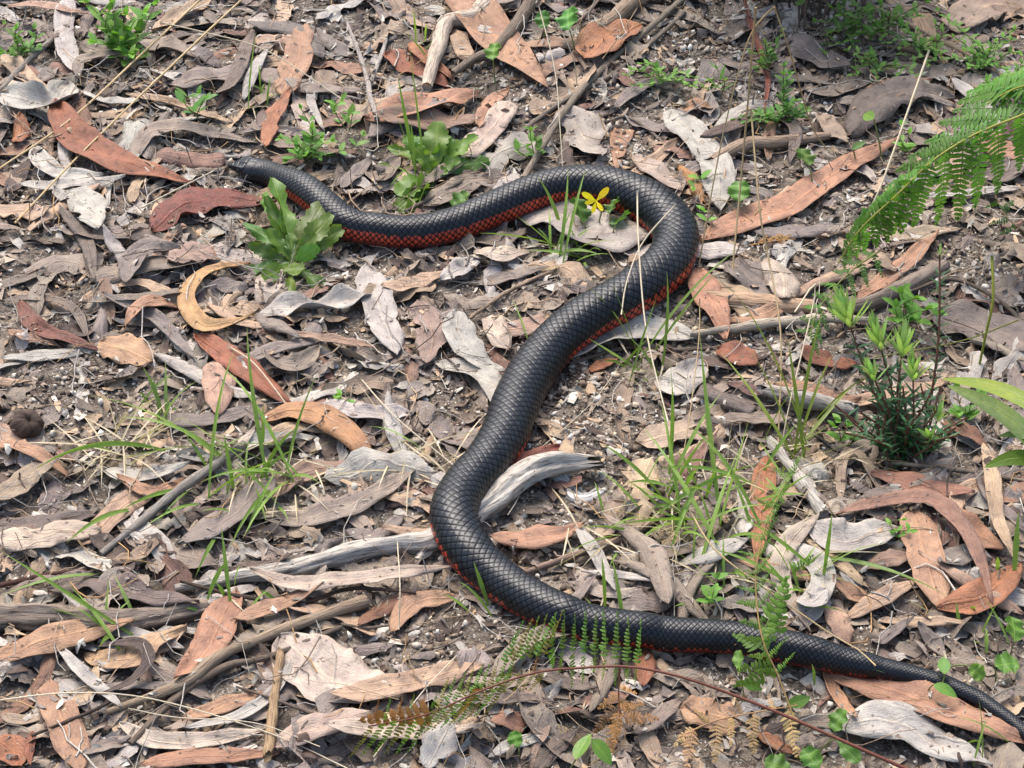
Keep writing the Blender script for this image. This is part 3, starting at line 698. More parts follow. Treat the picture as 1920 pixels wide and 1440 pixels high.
HL = """
130,-5 122,75 140,155|40|gp|k=s c=.4|long pale grey speckled leaf standing beside a leafy bright green herb
15,14 80,27 168,42|16|pk|k=l|narrow pink leaf half hidden behind the long pale grey leaf
5,108 55,150 98,182|36|tn|k=l c=.4|blotchy tan leaf beside the grey gutter-shaped leaf
40,222 42,260 33,292|36|or|k=v c=-.7|small orange-brown leaf curling downward under the grey gutter-shaped leaf
0,195 60,213 105,200 130,165|44|gp|k=s c=1.2 tl=.3|silver grey leaf rolled lengthwise into a gutter
262,238 250,272 236,302|46|gp|k=b c=-.6|short broken silver grey leaf lying near the tip of a grey strap leaf
150,92 190,108 245,128|34|gr|k=l|olive-grey leaf lying just below the leafy herb
285,62 345,36 405,5|32|tn|k=l c=.8 t=.5|twisted tan leaf crossed by two long dry straws
150,168 152,130 185,115 245,118|12|gr|k=s c=.3|thin grey-brown leaf bent into a hook
255,78 300,98 375,118|34|gr|k=l c=.5|grey-brown leaf lying between two long dry straws
318,168 390,152 475,140|30|gr-lv|k=s|straight grey-brown leaf lying beside the end of a long dry straw
395,198 440,152 478,66|30|gr-db|k=l t=.6|brown twisted leaf leaning across a straight grey-brown leaf
458,200 480,150 503,92|26|gp|k=l|narrow whitish leaf beside the tall orange-brown leaves
528,185 558,130 572,58|50|or-tn|k=s r=.5|tall torn orange-brown leaf, the farther of a touching pair
500,292 515,235 548,165|44|or|k=l r=.5 c=.5|orange-brown torn leaf reaching down to the herb behind the snake's neck
250,315 285,262 360,252 485,272|34|gr|k=l c=.5|long grey-brown strap leaf curving behind the snake's snout
238,184 320,200 445,242|18|tn|k=l c=1.0|narrow tan and white rolled leaf with frayed edge
300,296 360,302 423,307|28|rd-gr|k=b c=-.9|curled piece of reddish-brown bark touching the snake's snout
20,372 38,342 62,308|36|db|k=l c=.6|dark chocolate leaf standing beside the silver crescent leaf
0,412 40,404 85,412|26|tn|k=b|broken tan leaf below the silver crescent leaf
40,362 130,366 238,350|26|gp|k=l|long thin pale leaf lying below the big red leaf
105,376 160,400 186,446|54|gp|k=v r=.5 c=.4|broad torn pale grey leaf below the big red leaf
113,398 160,450 180,540|36|gr-db|k=l c=-.3|long dull brown leaf sloping down past the torn pale leaf
62,276 80,312 125,332 195,332|34|gp|k=l c=.7|bluish silver crescent leaf beneath the big red leaf
106,212 140,275 220,325 368,358|60|rd-or|k=l c=.25 b=.02|large smooth red-brown sickle leaf pointing at the snake
285,440 350,400 430,385 520,388|66|mr-rd|k=l r=.35 c=.2|large dark maroon leaf with chewed edge beside the toothed rosette
238,552 268,502 340,474|46|lv|k=l c=.6 t=.5|twisted grey leaf with curled tip behind the tan crescent leaf
315,494 370,488 420,478|38|gr-pk|k=v r=.3|greyish pink leaf lying beside the tan crescent leaf
0,566 90,574 140,595 168,645|16|gr-db|k=s c=.8|long dark leaf bowed like a rib above bare soil
40,578 75,632 190,658|38|db-rd|k=l c=.8|dark purplish brown rolled leaf pointing to the peach oval leaf
195,577 290,607 370,682|28|lv|k=l c=.4|long grey leaf passing under the tan crescent leaf
282,664 345,698 420,735 488,770|38|gp|k=l c=-.6 t=.5|pale grey ribbon-like leaf running under the pink upright leaf
238,628 275,598 340,579|30|tn-or|k=l t=.8 c=.5|twisted tan leaf joining the tan crescent leaf
188,646 232,668 288,684|54|pk-yl|k=v c=.2|peach coloured oval leaf with orange blotches
480,598 550,584 620,582 700,560|36|gp|k=s c=1.0 wv|wavy silver leaf rolled along its length below the toothed rosette
480,612 522,626 565,642|32|gr|k=l c=-.8|grey-brown leaf rolled shut like a cigar
498,664 520,695 560,690 600,660|46|gr|k=l c=.8 t=.7|crumpled grey-brown curled leaf beside the bright orange leaf
300,786 370,798 495,770|38|lv|k=l c=.3|purplish grey leaf lying behind the large grass tuft
407,682 411,735 410,782|68|pk|k=v c=.15|pale pink leaf with dark midrib standing against the bright orange leaf
366,640 430,680 490,722 550,768|56|or-rd|k=l c=.3|bright orange-red leaf lying below the tan crescent leaf
472,512 415,518 370,540 352,582 382,622 430,625 478,598|54|yl|k=l c=.35 tl=.3|tan crescent leaf curled almost into a ring
478,824 550,816 615,822|26|tn|k=l|thin tan leaf under the arched yellow-brown leaf
488,786 560,786 620,812 668,848 708,892|58|yl-or|k=l c=-.3 b=.03|large yellow-brown leaf arched over the grass tuft's straw
192,888 267,906 358,884|38|gp|k=l c=.8|pale grey boat-shaped leaf lying beside the lichened stick
222,912 283,928 358,900|24|tn-or|k=l c=.5|orange-tan leaf edge showing under the pale boat-shaped leaf
0,805 20,828 50,858|52|pk-tn|k=l|pinkish tan leaf beside the round gumnut
-10,856 65,878 135,900|32|tn-or|k=l c=.4|orange-tan leaf crossed by an arching grass blade
-10,955 60,912 120,892|54|tn-gr|k=l r=.2|broad greyish tan leaf under the orange-tan leaf
495,944 560,906 670,878|46|pk-db|k=l c=.4|pinkish brown leaf leaning on the long grey sickle leaf
485,968 580,990 690,940 790,880|54|lv-gr|k=l c=.25|long dark grey sickle leaf lying between the grass tuft and the snake
-10,985 80,986 188,964|42|lv-db|k=l r=.3|purplish brown wrinkled leaf above the long pale tan leaf
-10,1024 60,1019 125,1010 190,996|40|tn-wh|k=s|long flat pale tan leaf with a few brown spots
168,1010 207,1040 248,1080|36|db|k=s c=.3|dark brown strap leaf lying across the pale tan leaf's end
212,1058 265,1056 305,1012|34|tn-db|k=l c=.5|brown curved leaf cupped beside the lichened stick
90,1112 170,1096 260,1112 375,1134|58|db-lv|k=l c=.3 wv|large dark slate brown leaf draped over the thick grey branch
440,1182 520,1162 610,1124|38|tn-or|k=l c=.4|golden tan leaf under the long forked stick
470,1078 560,1112 700,1104 862,1076|38|gp-tn|k=l c=.3|long pale strap leaf running under the snake's bend
-10,1256 60,1235 150,1205 255,1176|64|or-tn|k=l c=.2|large bright orange-tan leaf with a dark spot and torn lower edge
158,1232 235,1246 290,1212 348,1158|58|yl-tn|k=l c=.4|mottled yellowish tan leaf cupped beside the large orange-tan leaf
185,1216 255,1214 282,1250 250,1285 185,1316|34|db|k=l c=.7|dark brown leaf curled like a hook
0,1352 50,1352 108,1330|28|gr-tn|k=l|narrow greyish tan leaf lying over the orange leaf stem
95,1278 112,1340 155,1450|68|or-tn|k=s c=.2|upright orange-tan leaf with a pointed top under thin dark twigs
-10,1392 22,1410 42,1450|62|or|k=v|rounded deep orange leaf cut by the pale straw's end
63,1376 56,1410 60,1450|26|or-rd|k=l|small pointed red-orange leaf between two orange leaves
155,1414 215,1400 265,1394|32|gr|k=l c=.4|dull grey leaf underneath the pale crescent leaf
446,1112 420,1165 385,1225 330,1300|88|or-pk|k=l c=.2|large salmon pink pointed leaf crossed by the long forked stick
342,1358 410,1330 505,1304|40|tn-or|k=l|orange-tan leaf with a pale grey spot near its base
342,1370 440,1356 515,1305 562,1205|30|gp|k=l c=.7|silver leaf bending upward beside the wooden splinter
525,1200 570,1250 640,1290 735,1308|112|wh-tn|k=v c=.15|broad pale leaf with a rusty midrib beside the wooden splinter
225,1362 290,1396 390,1406 498,1368|46|tn-wh|k=l c=.9|pale tan crescent leaf cupped like a boat
265,1440 400,1424 525,1420|44|pk-or|k=l|pinkish orange leaf lying under the pale boat-like crescent
510,1412 590,1374 700,1345|66|pk-gp|k=l c=.3|pale pinkish grey leaf under the foot of the wooden splinter
610,1395 740,1378 910,1392|54|tn-gp|k=l c=.3|long pale leaf beneath the half dead fern tips
620,1326 740,1308 820,1282 908,1250|42|pk-tn|k=s c=.3|long pinkish tan strip leaf beneath the half dead fern
690,505 708,580 745,675|60|gp|k=s r=.4 c=.3|long pale grey torn leaf standing between rosette and snake
782,576 812,640 800,695|70|lv-pk|k=v r=.6|broad pinkish brown ragged leaf beside the silver sickle leaf
945,632 985,622 1022,608|30|pk-gr|k=b|short pinkish grey broken leaf touching the snake's back
922,598 933,635 956,668|40|tn-wh|k=s|cream coloured strap leaf tucked against the silver sickle leaf
855,580 862,640 900,690 948,714|66|gp|k=l c=.4|broad silver sickle leaf with scalloped edge touching the snake
715,538 767,548 835,518|34|tn|k=l c=.6 t=.5|tan wavy leaf lying over the long pale torn leaf
825,524 873,497 910,480|40|gp|k=l r=.3|whitish leaf leaning up toward the snake's red side
885,485 940,474 1010,480|30|tn-wh|k=l c=.5|cream coloured leaf lying below the snake's red side
890,516 957,517 1030,507|26|gr-lv|k=l|narrow grey-brown leaf below the cream leaf
1050,684 1100,640 1180,622 1310,640|86|gp-wh|k=l c=.25|large pale grey leaf lying under the snake's middle and the sedge
1105,702 1130,692 1158,679|24|or|k=l|small orange leaf beside the thin forked twig
1000,792 1040,818 1080,880|40|tn|k=l c=.6|tan curled leaf poking out beside the splintered white branch end
942,904 990,868 1050,842|50|rd|k=l c=.3|dark red leaf tucked between the snake and the splintered branch end
808,798 850,820 895,832|38|lv|k=b c=.3|short purplish grey leaf lying against the snake's dark flank
786,752 797,775 797,806|36|lv-gr|k=v c=.5|small grey-brown leaf with raised edges lying above the purplish one
840,-15 930,70 1028,178|84|or-tn|k=l c=.15|large flat orange-tan leaf crossed by a brown stick
1094,130 1135,88 1202,62|54|or|k=v c=.4|rusty orange leaf under the long crossing twigs
722,110 775,135 845,172|46|rd-or|k=l|red-brown leaf behind the pale jointed branch
768,88 795,110 850,158|28|or|k=l c=.4|narrow orange leaf behind the pale jointed branch
855,66 867,100 882,132|30|tn|k=s|tan strap leaf lying on the large flat orange-tan leaf
685,248 790,205 900,186|58|or-pk|k=l c=.4|long orange-pink leaf lying behind the toothed plant
700,242 820,228 920,228|46|pk-db|k=l r=.3|mottled pinkish brown leaf just behind the toothed plant
898,238 923,207 955,168|34|or-pk|k=l|pointed pinkish orange leaf leaning up beside the pale strap leaf
868,320 915,265 953,206|38|pk-wh|k=b|pale peach strap leaf with cut ends beside the toothed plant
1052,208 1085,255 1128,306|70|gp-gr|k=v r=.7|broad grey leaf with ragged lower edge behind the snake's loop
1170,242 1160,278 1156,325|46|or-tn|k=t c=.3|pointed salmon leaf standing upright behind the snake
1178,228 1225,248 1268,258|28|lv|k=l c=.4|purplish grey leaf above the upright salmon leaf
1246,214 1300,270 1340,330 1350,405|54|gp|k=s c=.2|long dull grey strap leaf beside the orange rotten wood
1188,298 1230,335 1280,368|40|gp-pk|k=l|pinkish grey leaf tucked behind the top of the snake's loop
970,398 1040,416 1120,442 1220,456|70|wh-gr|k=s c=.35|large pale bark-like leaf lying inside the snake's loop
795,392 880,350 940,335|44|gr|k=l c=.3|grey leaf lying behind the snake beneath a thin twig
698,318 712,346 750,308|32|gr|k=v c=1.2|olive-grey leaf curled into a tube behind the snake
642,368 675,335 698,302|34|lv|k=l c=.4|purplish grey cupped leaf standing behind the snake's neck
882,456 935,456 990,440|30|gr-db|k=l|dark grey leaf touching the snake's red flank beside the grass
888,470 940,487 995,474|34|tn-wh|k=l|pale tan leaf under the grass tuft inside the loop
1392,15 1420,100 1438,160 1432,222|18|rd|k=l c=.8|narrow hanging red-brown leaf under the dark bush
1490,82 1527,116 1595,136|42|lv|k=v r=.4|purplish grey split leaf under the bush
1275,216 1310,200 1340,203|24|or-tn|k=l c=.5|small orange-brown leaf lying above the long dull grey strap leaf
1312,258 1370,245 1435,222|26|db|k=l|dark leaf lying along the splintery stick
1455,222 1490,262 1480,314|32|db-lv|k=l c=.6|dark grey leaf hanging over the splintery stick
1535,218 1560,255 1590,278|36|tn-gr|k=l c=.6|tan cupped leaf beside the big dark arched leaf
1505,166 1563,174 1645,152|26|gr|k=l c=.4|grey wavy leaf lying behind the big dark arched leaf
1572,192 1615,195 1670,168|30|gr-lv|k=l|grey pointed leaf touching the big dark arched leaf
1595,262 1640,210 1700,192 1790,198|70|lv-db|k=l c=-.5 b=.05|big dark grey-brown leaf arched over a hollow
1800,70 1820,35 1860,18 1930,22|50|gr-tn|k=s c=.6 t=.9|grey rolled leaf curling over near the herb patch
1838,252 1870,276 1915,304|46|pk-or|k=l|pinkish leaf showing through the green fern
1310,460 1370,435 1470,395 1565,330 1690,258|60|pk-or|k=l c=.15|very long pinkish tan speckled leaf pointing away from the snake
1660,458 1730,446 1805,424|32|gr-tn|k=l c=.4|greyish tan leaf lying under the hanging fern tips
1828,342 1880,334 1935,305|40|lv-db|k=l|dark purplish leaf beside white stones under the fern
1605,568 1690,518 1760,436|38|or-pk|k=l c=.5|long orange-pink leaf leaning along the short grey branch
1368,498 1410,530 1450,562|54|lv|k=v r=.3|broad purplish grey leaf beside the upright cream leaf
1432,505 1465,530 1470,572|58|tn-wh|k=v c=-.8 b=.03|upright cream coloured leaf bulging outward beside the tan bark
1305,518 1325,575 1362,645|72|pk-or|k=l c=.2|large pink-orange leaf with a white hole lying against the snake
1270,668 1350,690 1440,680|32|db|k=l c=.5|dark brown leaf arched below the splintered tan bark strip
1345,658 1380,677 1420,692|42|or-rd|k=v|small red-orange leaf with white flecks below the bark strip
1504,652 1547,685 1605,692|42|or-rd|k=l c=.3|red-orange leaf behind the bright tipped shrub
1450,726 1513,740 1560,760 1615,748|40|or-tn|k=l t=.5 c=.4|orange-tan wavy leaf beside the sedge stems
1312,738 1357,760 1415,778|34|db-lv|k=b c=-1.3|dark grey leaf rolled into a tube behind the large grass tuft
1350,794 1413,796 1485,795|20|gr|k=s|thin grey strap leaf lying behind the large grass tuft
1235,748 1290,712 1312,690|52|gp-wh|k=s c=.2|whitish speckled strap leaf standing behind the large grass tuft
1280,905 1305,860 1345,815|40|rd-gr|k=l c=.6|brown curved leaf behind the blades of the large grass tuft
1442,845 1430,930 1418,1065|64|or|k=l c=.2|upright rusty orange leaf standing behind the fern tip and grass
1745,598 1850,630 1935,668|66|lv-gr|k=s c=.3|wide purplish grey strap leaf behind the green wattle leaves
1575,950 1580,868 1612,858 1660,935|14|tn-gr|k=s c=.4|narrow greyish leaf bent double into an arch
1632,888 1715,910 1825,936|50|rd-pk|k=l c=.3|reddish pink leaf lying below the shrub
1762,802 1807,830 1855,862|32|or-db|k=l c=.5|orange-brown leaf lying under the wattle leaves
1775,972 1815,1000 1878,1045|60|pk-or|k=l|pinkish orange leaf behind the long arched pink leaf
1762,1062 1815,1050 1860,1056|54|lv|k=l c=.4|purplish grey leaf beneath the long arched pink leaf
1275,1058 1340,1040 1405,1012|50|gp|k=l|pale grey leaf under the grass beside the snake's back
1343,1135 1395,1145 1455,1152|40|lv|k=l|dull purplish leaf resting against the snake's back
1615,1068 1675,1052 1720,1050|44|pk-db|k=l r=.3|brownish pink leaf under the broad grey folded leaf
1513,1006 1590,1030 1692,998|76|gp|k=l c=.5|broad grey folded leaf beside a tiny green seedling
1535,970 1475,1030 1465,1110 1520,1192|54|tn-gp|k=l c=.3|long greyish tan curved leaf reaching the snake's back
1558,1102 1600,1125 1645,1148|38|or-tn|k=l|orange-tan leaf beneath the pinkish tan leaf
1708,975 1737,1060 1760,1156|66|tn-or|k=s c=.15|long upright brown strap leaf with dark flecks
1755,1150 1850,1122 1915,1060|74|or|k=l c=.3|large smooth orange leaf lying beneath the arched pink leaf
1588,1162 1653,1142 1720,1092|42|pk-tn|k=l c=.2|pinkish tan leaf with a pointed tip beside the strap leaf's foot
1645,1168 1715,1172 1820,1164|28|tn|k=l r=.4|thin tan bark-like leaf below the large smooth orange leaf
1565,1125 1570,1175 1592,1212|40|pk|k=s|pale pink strap leaf standing against the snake's tail
1498,1132 1520,1140 1550,1112|38|gp|k=v|small pale grey leaf tucked beside the curved tan leaf
1718,1183 1750,1215 1773,1245|32|gr-lv|k=l|dull grey leaf lying across the soil above the tail
1632,1218 1675,1195 1713,1168|30|lv|k=l|narrow purplish leaf lying just above the tail
1838,855 1855,920 1868,990 1910,1062|38|tn|k=l c=.4|long tan leaf hanging below the wattle leaves
1565,972 1650,946 1740,965 1815,1025 1862,1135|36|pk-mr|k=l c=.4 b=.06|long pink leaf arched like a bow above the other leaves
920,1020 990,1026 1095,1004|56|pk-or|k=l c=.2|salmon pink spotted leaf beside the snake's bend
672,1178 720,1142 805,1114|40|or-db|k=l c=-.5|dark orange leaf hollowed under the long pale strap leaf
735,1195 775,1148 865,1120|50|tn-or|k=l c=.4 t=.4|tan leaf with raised tip below the snake's bend
1198,1222 1210,1250 1205,1290|40|or-rd|k=v|small red-orange leaf sticking out beneath the snake's tail half
930,1345 955,1358 985,1370|36|rd-pk|k=b|small broken reddish pink leaf beneath the fern
998,1264 1060,1286 1120,1296|34|lv-db|k=l|dark grey leaf beneath the fern's red stalk
875,1322 950,1320 1045,1332|34|db-lv|k=l r=.4 c=.4|dark crumpled leaf between the two ferns
915,1422 975,1398 1030,1391|30|gp|k=l|pale narrow leaf beside a tiny bright green leaf
1188,1388 1235,1355 1280,1312|40|gr|k=l|dull grey leaf beside the hanging brown fern
800,1445 828,1402 848,1368|62|gp|k=v r=.5|pale grey flaky leaf below the half dead fern
1000,1445 1040,1408 1080,1388|46|gr-db|k=l r=.4|dark greyish leaf beside the shiny green seedling
1275,1332 1325,1350 1388,1364|56|or-tn|k=s|flat orange-tan leaf beneath the dry brown fern
1422,1384 1455,1410 1490,1428|34|or|k=l|narrow orange leaf beneath the dry brown fern
1560,1374 1680,1380 1760,1402 1860,1445|92|gp|k=l c=.2|very large pale grey leaf lying below the tail
1545,1258 1570,1312 1606,1354|34|tn-or|k=l c=.9|small tan leaf curled tight beside the large pinkish brown leaf
1552,1262 1665,1308 1790,1350 1940,1402|86|pk-or|k=l c=.2|large pinkish brown leaf lying directly under the tail
"""
def opts(s):
    kw = {}
    for t in s.split():
        if t == 'wv': kw['wave'] = 0.45
        else:
            k, v = t.split('=')
            kw[{'k': 'kind', 'c': 'curl', 'b': 'bend', 't': 'twist', 'r': 'rag', 'tl': 'tilt'}[k]] = v if k == 'k' else float(v)
    return kw
for line in HL.strip().splitlines():
    pts, w, col, op, label = line.split('|')
    px_leaf(pts, float(w), col, label, **opts(op))

# sticks that lie on top
for pts, r, col, label in [
    ("945,-20 890,25 840,58 822,95 812,135 801,172", [15, 17, 18, 15, 14, 9], 'wh-tn', "pale smooth jointed branch with a knee bend lying behind the snake"),
    ("985,-15 990,30 935,88 890,125 850,158", [15, 14, 12, 9, 6], 'gr-db', "brown stick lying across the large flat orange-tan leaf"),
    ("1245,-15 1180,30 1140,55 1100,68", [19, 18, 16, 12], 'tn-gr', "thick tan branch end pointing at the rusty orange leaf"),
    ("1295,-5 1200,72 1130,130 1062,208 980,338", [6, 6, 6.5, 6.5, 6], 'gr', "long straight grey-brown stick running down to the snake's back"),
    ("1285,25 1160,128 1080,190 1000,245 890,328 760,404", [4, 5, 4.5, 4.5, 4, 3], 'gr-lv', "very long thin twig running beside the toothed plant to the snake's neck"),
    ("-10,188 60,122 112,84", [5, 6, 5.5], 'lv-gp', "smooth grey twig above the grey gutter-shaped leaf"),
    ("112,88 95,70 82,38", [5, 4, 3], 'gr', "short side twig meeting the smooth grey twig"),
    ("708,256 694,190 684,135 650,44", [5, 5, 4, 3], 'gp', "bleached dead twig standing up behind the toothed plant"),
    ("696,162 722,90 737,-5", [4, 4, 3], 'gp-wh', "whitish dead twig branching off the bleached standing twig"),
    ("200,1338 330,1272 420,1222 470,1207 560,1182 690,1140", [6, 10, 12, 10, 11, 13], 'gr-tn', "long forked grey-brown stick lying over the salmon pink leaf"),
    ("245,1394 330,1325 420,1265 500,1225 640,1182", [6, 7, 7, 6, 5], 'db-gr', "dark crooked stick running alongside the long forked stick"),
    ("340,1105 440,1116 560,1120 660,1122 780,1113", [3, 4, 4.5, 4, 2.5], 'db', "thin straight dark stick lying along the weathered pale branch"),
    ("190,1040 260,990 330,942 400,888 458,832", [6, 8, 9, 9, 8], 'lv-gp', "grey lichen spotted stick lying through the large grass tuft"),
    ("978,1076 1080,1046 1165,1020 1245,974", [5, 7, 7, 5], 'lv-pk', "slender purplish stick lying beside the snake's bend"),
    ("1655,884 1790,890 1930,905", [4, 5, 4], 'gr', "thin straight grey twig lying below the shrub"),
    ("506,1418 513,1340 527,1234", [10, 9, 8], 'tn-yl', "upright tan splinter of wood standing among pale leaves"),
    ("1280,320 1300,352 1315,385", [9, 12, 8], 'yl-or', "short crumbling piece of orange rotten wood beside the loop"),
    ("1625,8 1730,66 1800,100 1895,152", [4, 5, 4.5, 3], 'gr-tn', "long grey stalk lying through the green herb patch"),
    ("1628,84 1720,112 1820,150", [3.5, 4, 3], 'tn-gr', "shorter grey stalk lying just below the longer one in the herbs"),
    ("868,604 955,552 1042,508", [3, 4, 3.5], 'gr-tn', "pale splintered twig pointing at the snake's middle"),
    ("1068,694 1175,662 1280,656 1420,648", [3, 4.5, 4, 3], 'lv-db', "thin dark forked twig crossing the large pale grey leaf"),
    ("1305,640 1413,626 1545,604 1640,606", [7, 10, 10, 6], 'tn-wh', "splintered tan and white strip of bark lying across the pinkish branch"),
    ("-10,1112 90,1092 172,1062", [5, 5.5, 4], 'mr-db', "dark reddish stick lying above the thick grey branch"),
    ("1440,742 1513,768 1590,780", [14, 19, 12], 'gp', "weathered splintered piece of silvery wood behind the sedge stems"),
    ("1440,850 1487,902 1545,968", [9, 13, 11], 'gp-wh', "weathered white stick leaning behind the upright rusty leaf"),
    ("1050,62 1092,40 1130,-10", [2.5, 3, 2.5], 'gr', "thin bare twig beside the tan branch end"),
    ("1135,235 1180,222 1245,265 1262,290", [2.5, 3, 3, 2], 'gr', "thin bent twig above the upright salmon leaf"),
    ("620,405 700,340 790,296", [2, 2.5, 2], 'tn-gr', "very fine tan twig slanting behind the snake's neck"),
    ("730,1185 690,1188 640,1182", [2.5, 3, 2.5], 'gr', "short thin twig below the forked stick's pale end"),
    ("60,1385 170,1350 210,1330", [3, 3.5, 3], 'db', "short dark twig crossing the upright orange-tan leaf"),
    ("440,1300 520,1312 640,1350", [2.5, 3, 2.5], 'db-gr', "thin dark twig crossing behind the wooden splinter"),
    ("1060,1180 1000,1130 960,1122", [2, 2.5, 2], 'gr-tn', "tiny twig beside the small grass sprig below the bend"),
    ("1700,560 1790,540 1890,600 1930,640", [3, 4, 4, 3], 'gr-db', "thin brown twig curving behind the wattle leaves"),
    ("1820,650 1870,672 1930,692", [7, 8, 7], 'tn-gp', "short pale stick lying under the wide strap leaf"),
]:
    px_stick(pts, r, col, label, ends=([0, 1] if 'splinter' in label or 'rotten' in label else None), rough=(0.55 if 'weathered' in label or 'splinter' in label or 'rotten' in label else 0.3), ns=8)

# crumbs, slivers and threads that have settled on top of the leaves
crumbs(3500, "leaf_crumbs", "tiny chips of leaf and bark resting on the larger leaves", 0.002, 0.010, ['gr', 'gp', 'db', 'tn', 'wh', 'lv'], lambda x, y: 0.8+0*x, (0.2, 0.6), 0.12, 0.0006)
fine_twigs(750, "loose_twigs", "loose thin twigs and bark threads lying over the leaves", 0.03, 0.13, (0.0004, 0.0010), ['gr', 'tn', 'gp', 'db', 'wh'])
fine_twigs(520, "straw_litter", "short bleached straws and grass stems strewn over the leaves", 0.03, 0.11, (0.0004, 0.0008), ['wh', 'tn', 'yl', 'wh'])
# ------------------------------------------------------------------ the snake: one continuous skin with its scales in relief
SPINE = [  # pixel, apparent width, roll of the belly towards the viewer (degrees)
    (427, 308, 5, 0), (429, 308, 21, 0), (434, 309, 33, 0), (444, 310, 42, 0), (462, 314, 49, 0), (482, 319, 51, 0), (500, 324, 50, 2), (518, 331, 50, 4), (545, 342, 56, 8), (575, 358, 61, 14),
    (612, 389, 62, 20), (648, 417, 62, 24), (700, 430, 63, 26), (773, 435, 64, 22), (840, 424, 66, 24), (907, 400, 69, 22), (975, 371, 70, 20), (1040, 350, 71, 16),
    (1108, 346, 75, 10), (1172, 360, 82, 4), (1226, 387, 88, 0), (1261, 423, 88, -4), (1266, 461, 87, -8), (1244, 503, 90, -16), (1200, 538, 90, -16), (1160, 563, 88, -10),
    (1095, 598, 87, -2), (1035, 648, 86, 2), (996, 700, 90, 14), (969, 752, 91, 14), (945, 815, 90, 0), (913, 866, 88, -8), (872, 912, 88, -2), (851, 958, 91, 10),
    (862, 1003, 91, 14), (890, 1045, 88, 14), (931, 1081, 82, 8), (982, 1116, 79, 4), (1035, 1142, 77, 2), (1090, 1160, 73, 0), (1150, 1173, 70, 0), (1207, 1184, 67, 0),
    (1273, 1190, 66, 2), (1380, 1197, 62, 3), (1480, 1213, 58, 2), (1570, 1233, 52, 0), (1665, 1254, 42, 0), (1750, 1277, 36, 0), (1820, 1302, 33, 0), (1880, 1338, 30, 0),
    (1920, 1368, 28, 0), (1985, 1420, 22, 0), (2050, 1478, 14, 0), (2100, 1530, 5, 0)]
SPN = np.array(SPINE, float)
SPN[-10:-2, 2] *= 1.10
zc = np.full(len(SPN), 0.02)
for _ in range(4):
    pts = np.array([G(x, y, z) for (x, y), z in zip(SPN[:, :2], zc)])
    rad = np.array([w/2*0.965*mpp(x, y, z) for (x, y, w, _r), z in zip(SPN, zc)])
    hb = np.array([np.percentile(hz(p[0]+np.linspace(-1, 1, 7)[:, None]*r*0.7, p[1]+np.linspace(-1, 1, 7)[None]*r*0.7), 72) for p, r in zip(pts, rad)])
    hp = np.pad(hb, 2, mode='edge'); hb = np.convolve(hp, [0.1, 0.22, 0.36, 0.22, 0.1], 'valid')
    zc = hb+rad*0.80
zc[:6] = zc[4]+np.array([0.0005, 0.0005, 0.001, 0.001, 0.0, 0.0])
pts = np.array([G(x, y, z) for (x, y), z in zip(SPN[:, :2], zc)])
D4 = np.concatenate([pts, rad[:, None], SPN[:, 3:4]], 1)
fine = spline(D4, 6000)
fine[:, 3] = np.maximum(fine[:, 3], 0.0006)
for k, hwid in ((2, 40), (3, 6), (4, 40)):
    q = np.pad(fine[:, k], hwid, mode='edge'); fine[30:, k] = np.convolve(q, np.ones(2*hwid+1)/(2*hwid+1), 'valid')[30:]
S = np.r_[0, np.cumsum(np.linalg.norm(np.diff(fine[:, :3], axis=0), axis=1))]
ls = np.maximum(0.36*np.maximum(fine[:, 3], 0.009), 0.0032)        # length of one scale
acum = np.r_[0, np.cumsum(np.diff(S)/ls[:-1])]
PER = 11
nr = int(acum[-1]*PER)
a_r = np.linspace(0, acum[-1], nr)
ring = np.stack([np.interp(a_r, acum, fine[:, k]) for k in range(5)], 1)
s_r = np.interp(a_r, acum, S)
ls_r = np.interp(a_r, acum, ls)
C, R, RO = ring[:, :3], ring[:, 3], np.radians(ring[:, 4])
T = np.gradient(C, axis=0); T /= np.linalg.norm(T, axis=1)[:, None]
for k in range(3):
    q = np.pad(T[:, k], 8, mode='edge'); T[:, k] = np.convolve(q, np.ones(17)/17, 'valid')
T /= np.linalg.norm(T, axis=1)[:, None]
SIDE = np.cross(T, [0, 0, 1.0]); SIDE /= np.linalg.norm(SIDE, axis=1)[:, None]
UPS = np.cross(SIDE, T)
ROWS = 21
DPHI = math.radians(262)/ROWS
nphi = 230
phi = np.linspace(-math.pi, math.pi, nphi, endpoint=False)
PH = phi[None]+RO[:, None]                      # angle on the skin, after the roll
PH = (PH+math.pi) % (2*math.pi)-math.pi
A = a_r[:, None]*np.ones(nphi)
bb = PH/DPHI
p, q = A+bb/2, A-bb/2
fp, fq = p-np.floor(p), q-np.floor(q)
rowc = np.abs(np.floor(p)-np.floor(q))          # which row of scales, counted from the back
d = np.minimum(np.minimum(fp, fq), np.minimum(1-fp, 1-fq))
along = (fp+fq)/2
sm = lambda e0, e1, x: np.clip((x-e0)/(e1-e0), 0, 1)**2*(3-2*np.clip((x-e0)/(e1-e0), 0, 1))
dorsal = 1-sm(ROWS/2-0.6, ROWS/2+0.1, np.abs(bb))
hs = (0.85*sm(0.0, 0.13, d)+0.18*sm(0.1, 0.5, d)+0.14*along+0.16*np.exp(-((along-0.86)/0.08)**2))*dorsal
# broad belly plates
va = (A*0.5) % 1.0
hs = hs+(1-dorsal)*(0.75*va-0.5*sm(0.92, 1, va))
HEADL = 0.040
body_f = sm(HEADL*0.72, HEADL*1.25, s_r)[:, None]
sc_h = hs*ls_r[:, None]*0.070*body_f
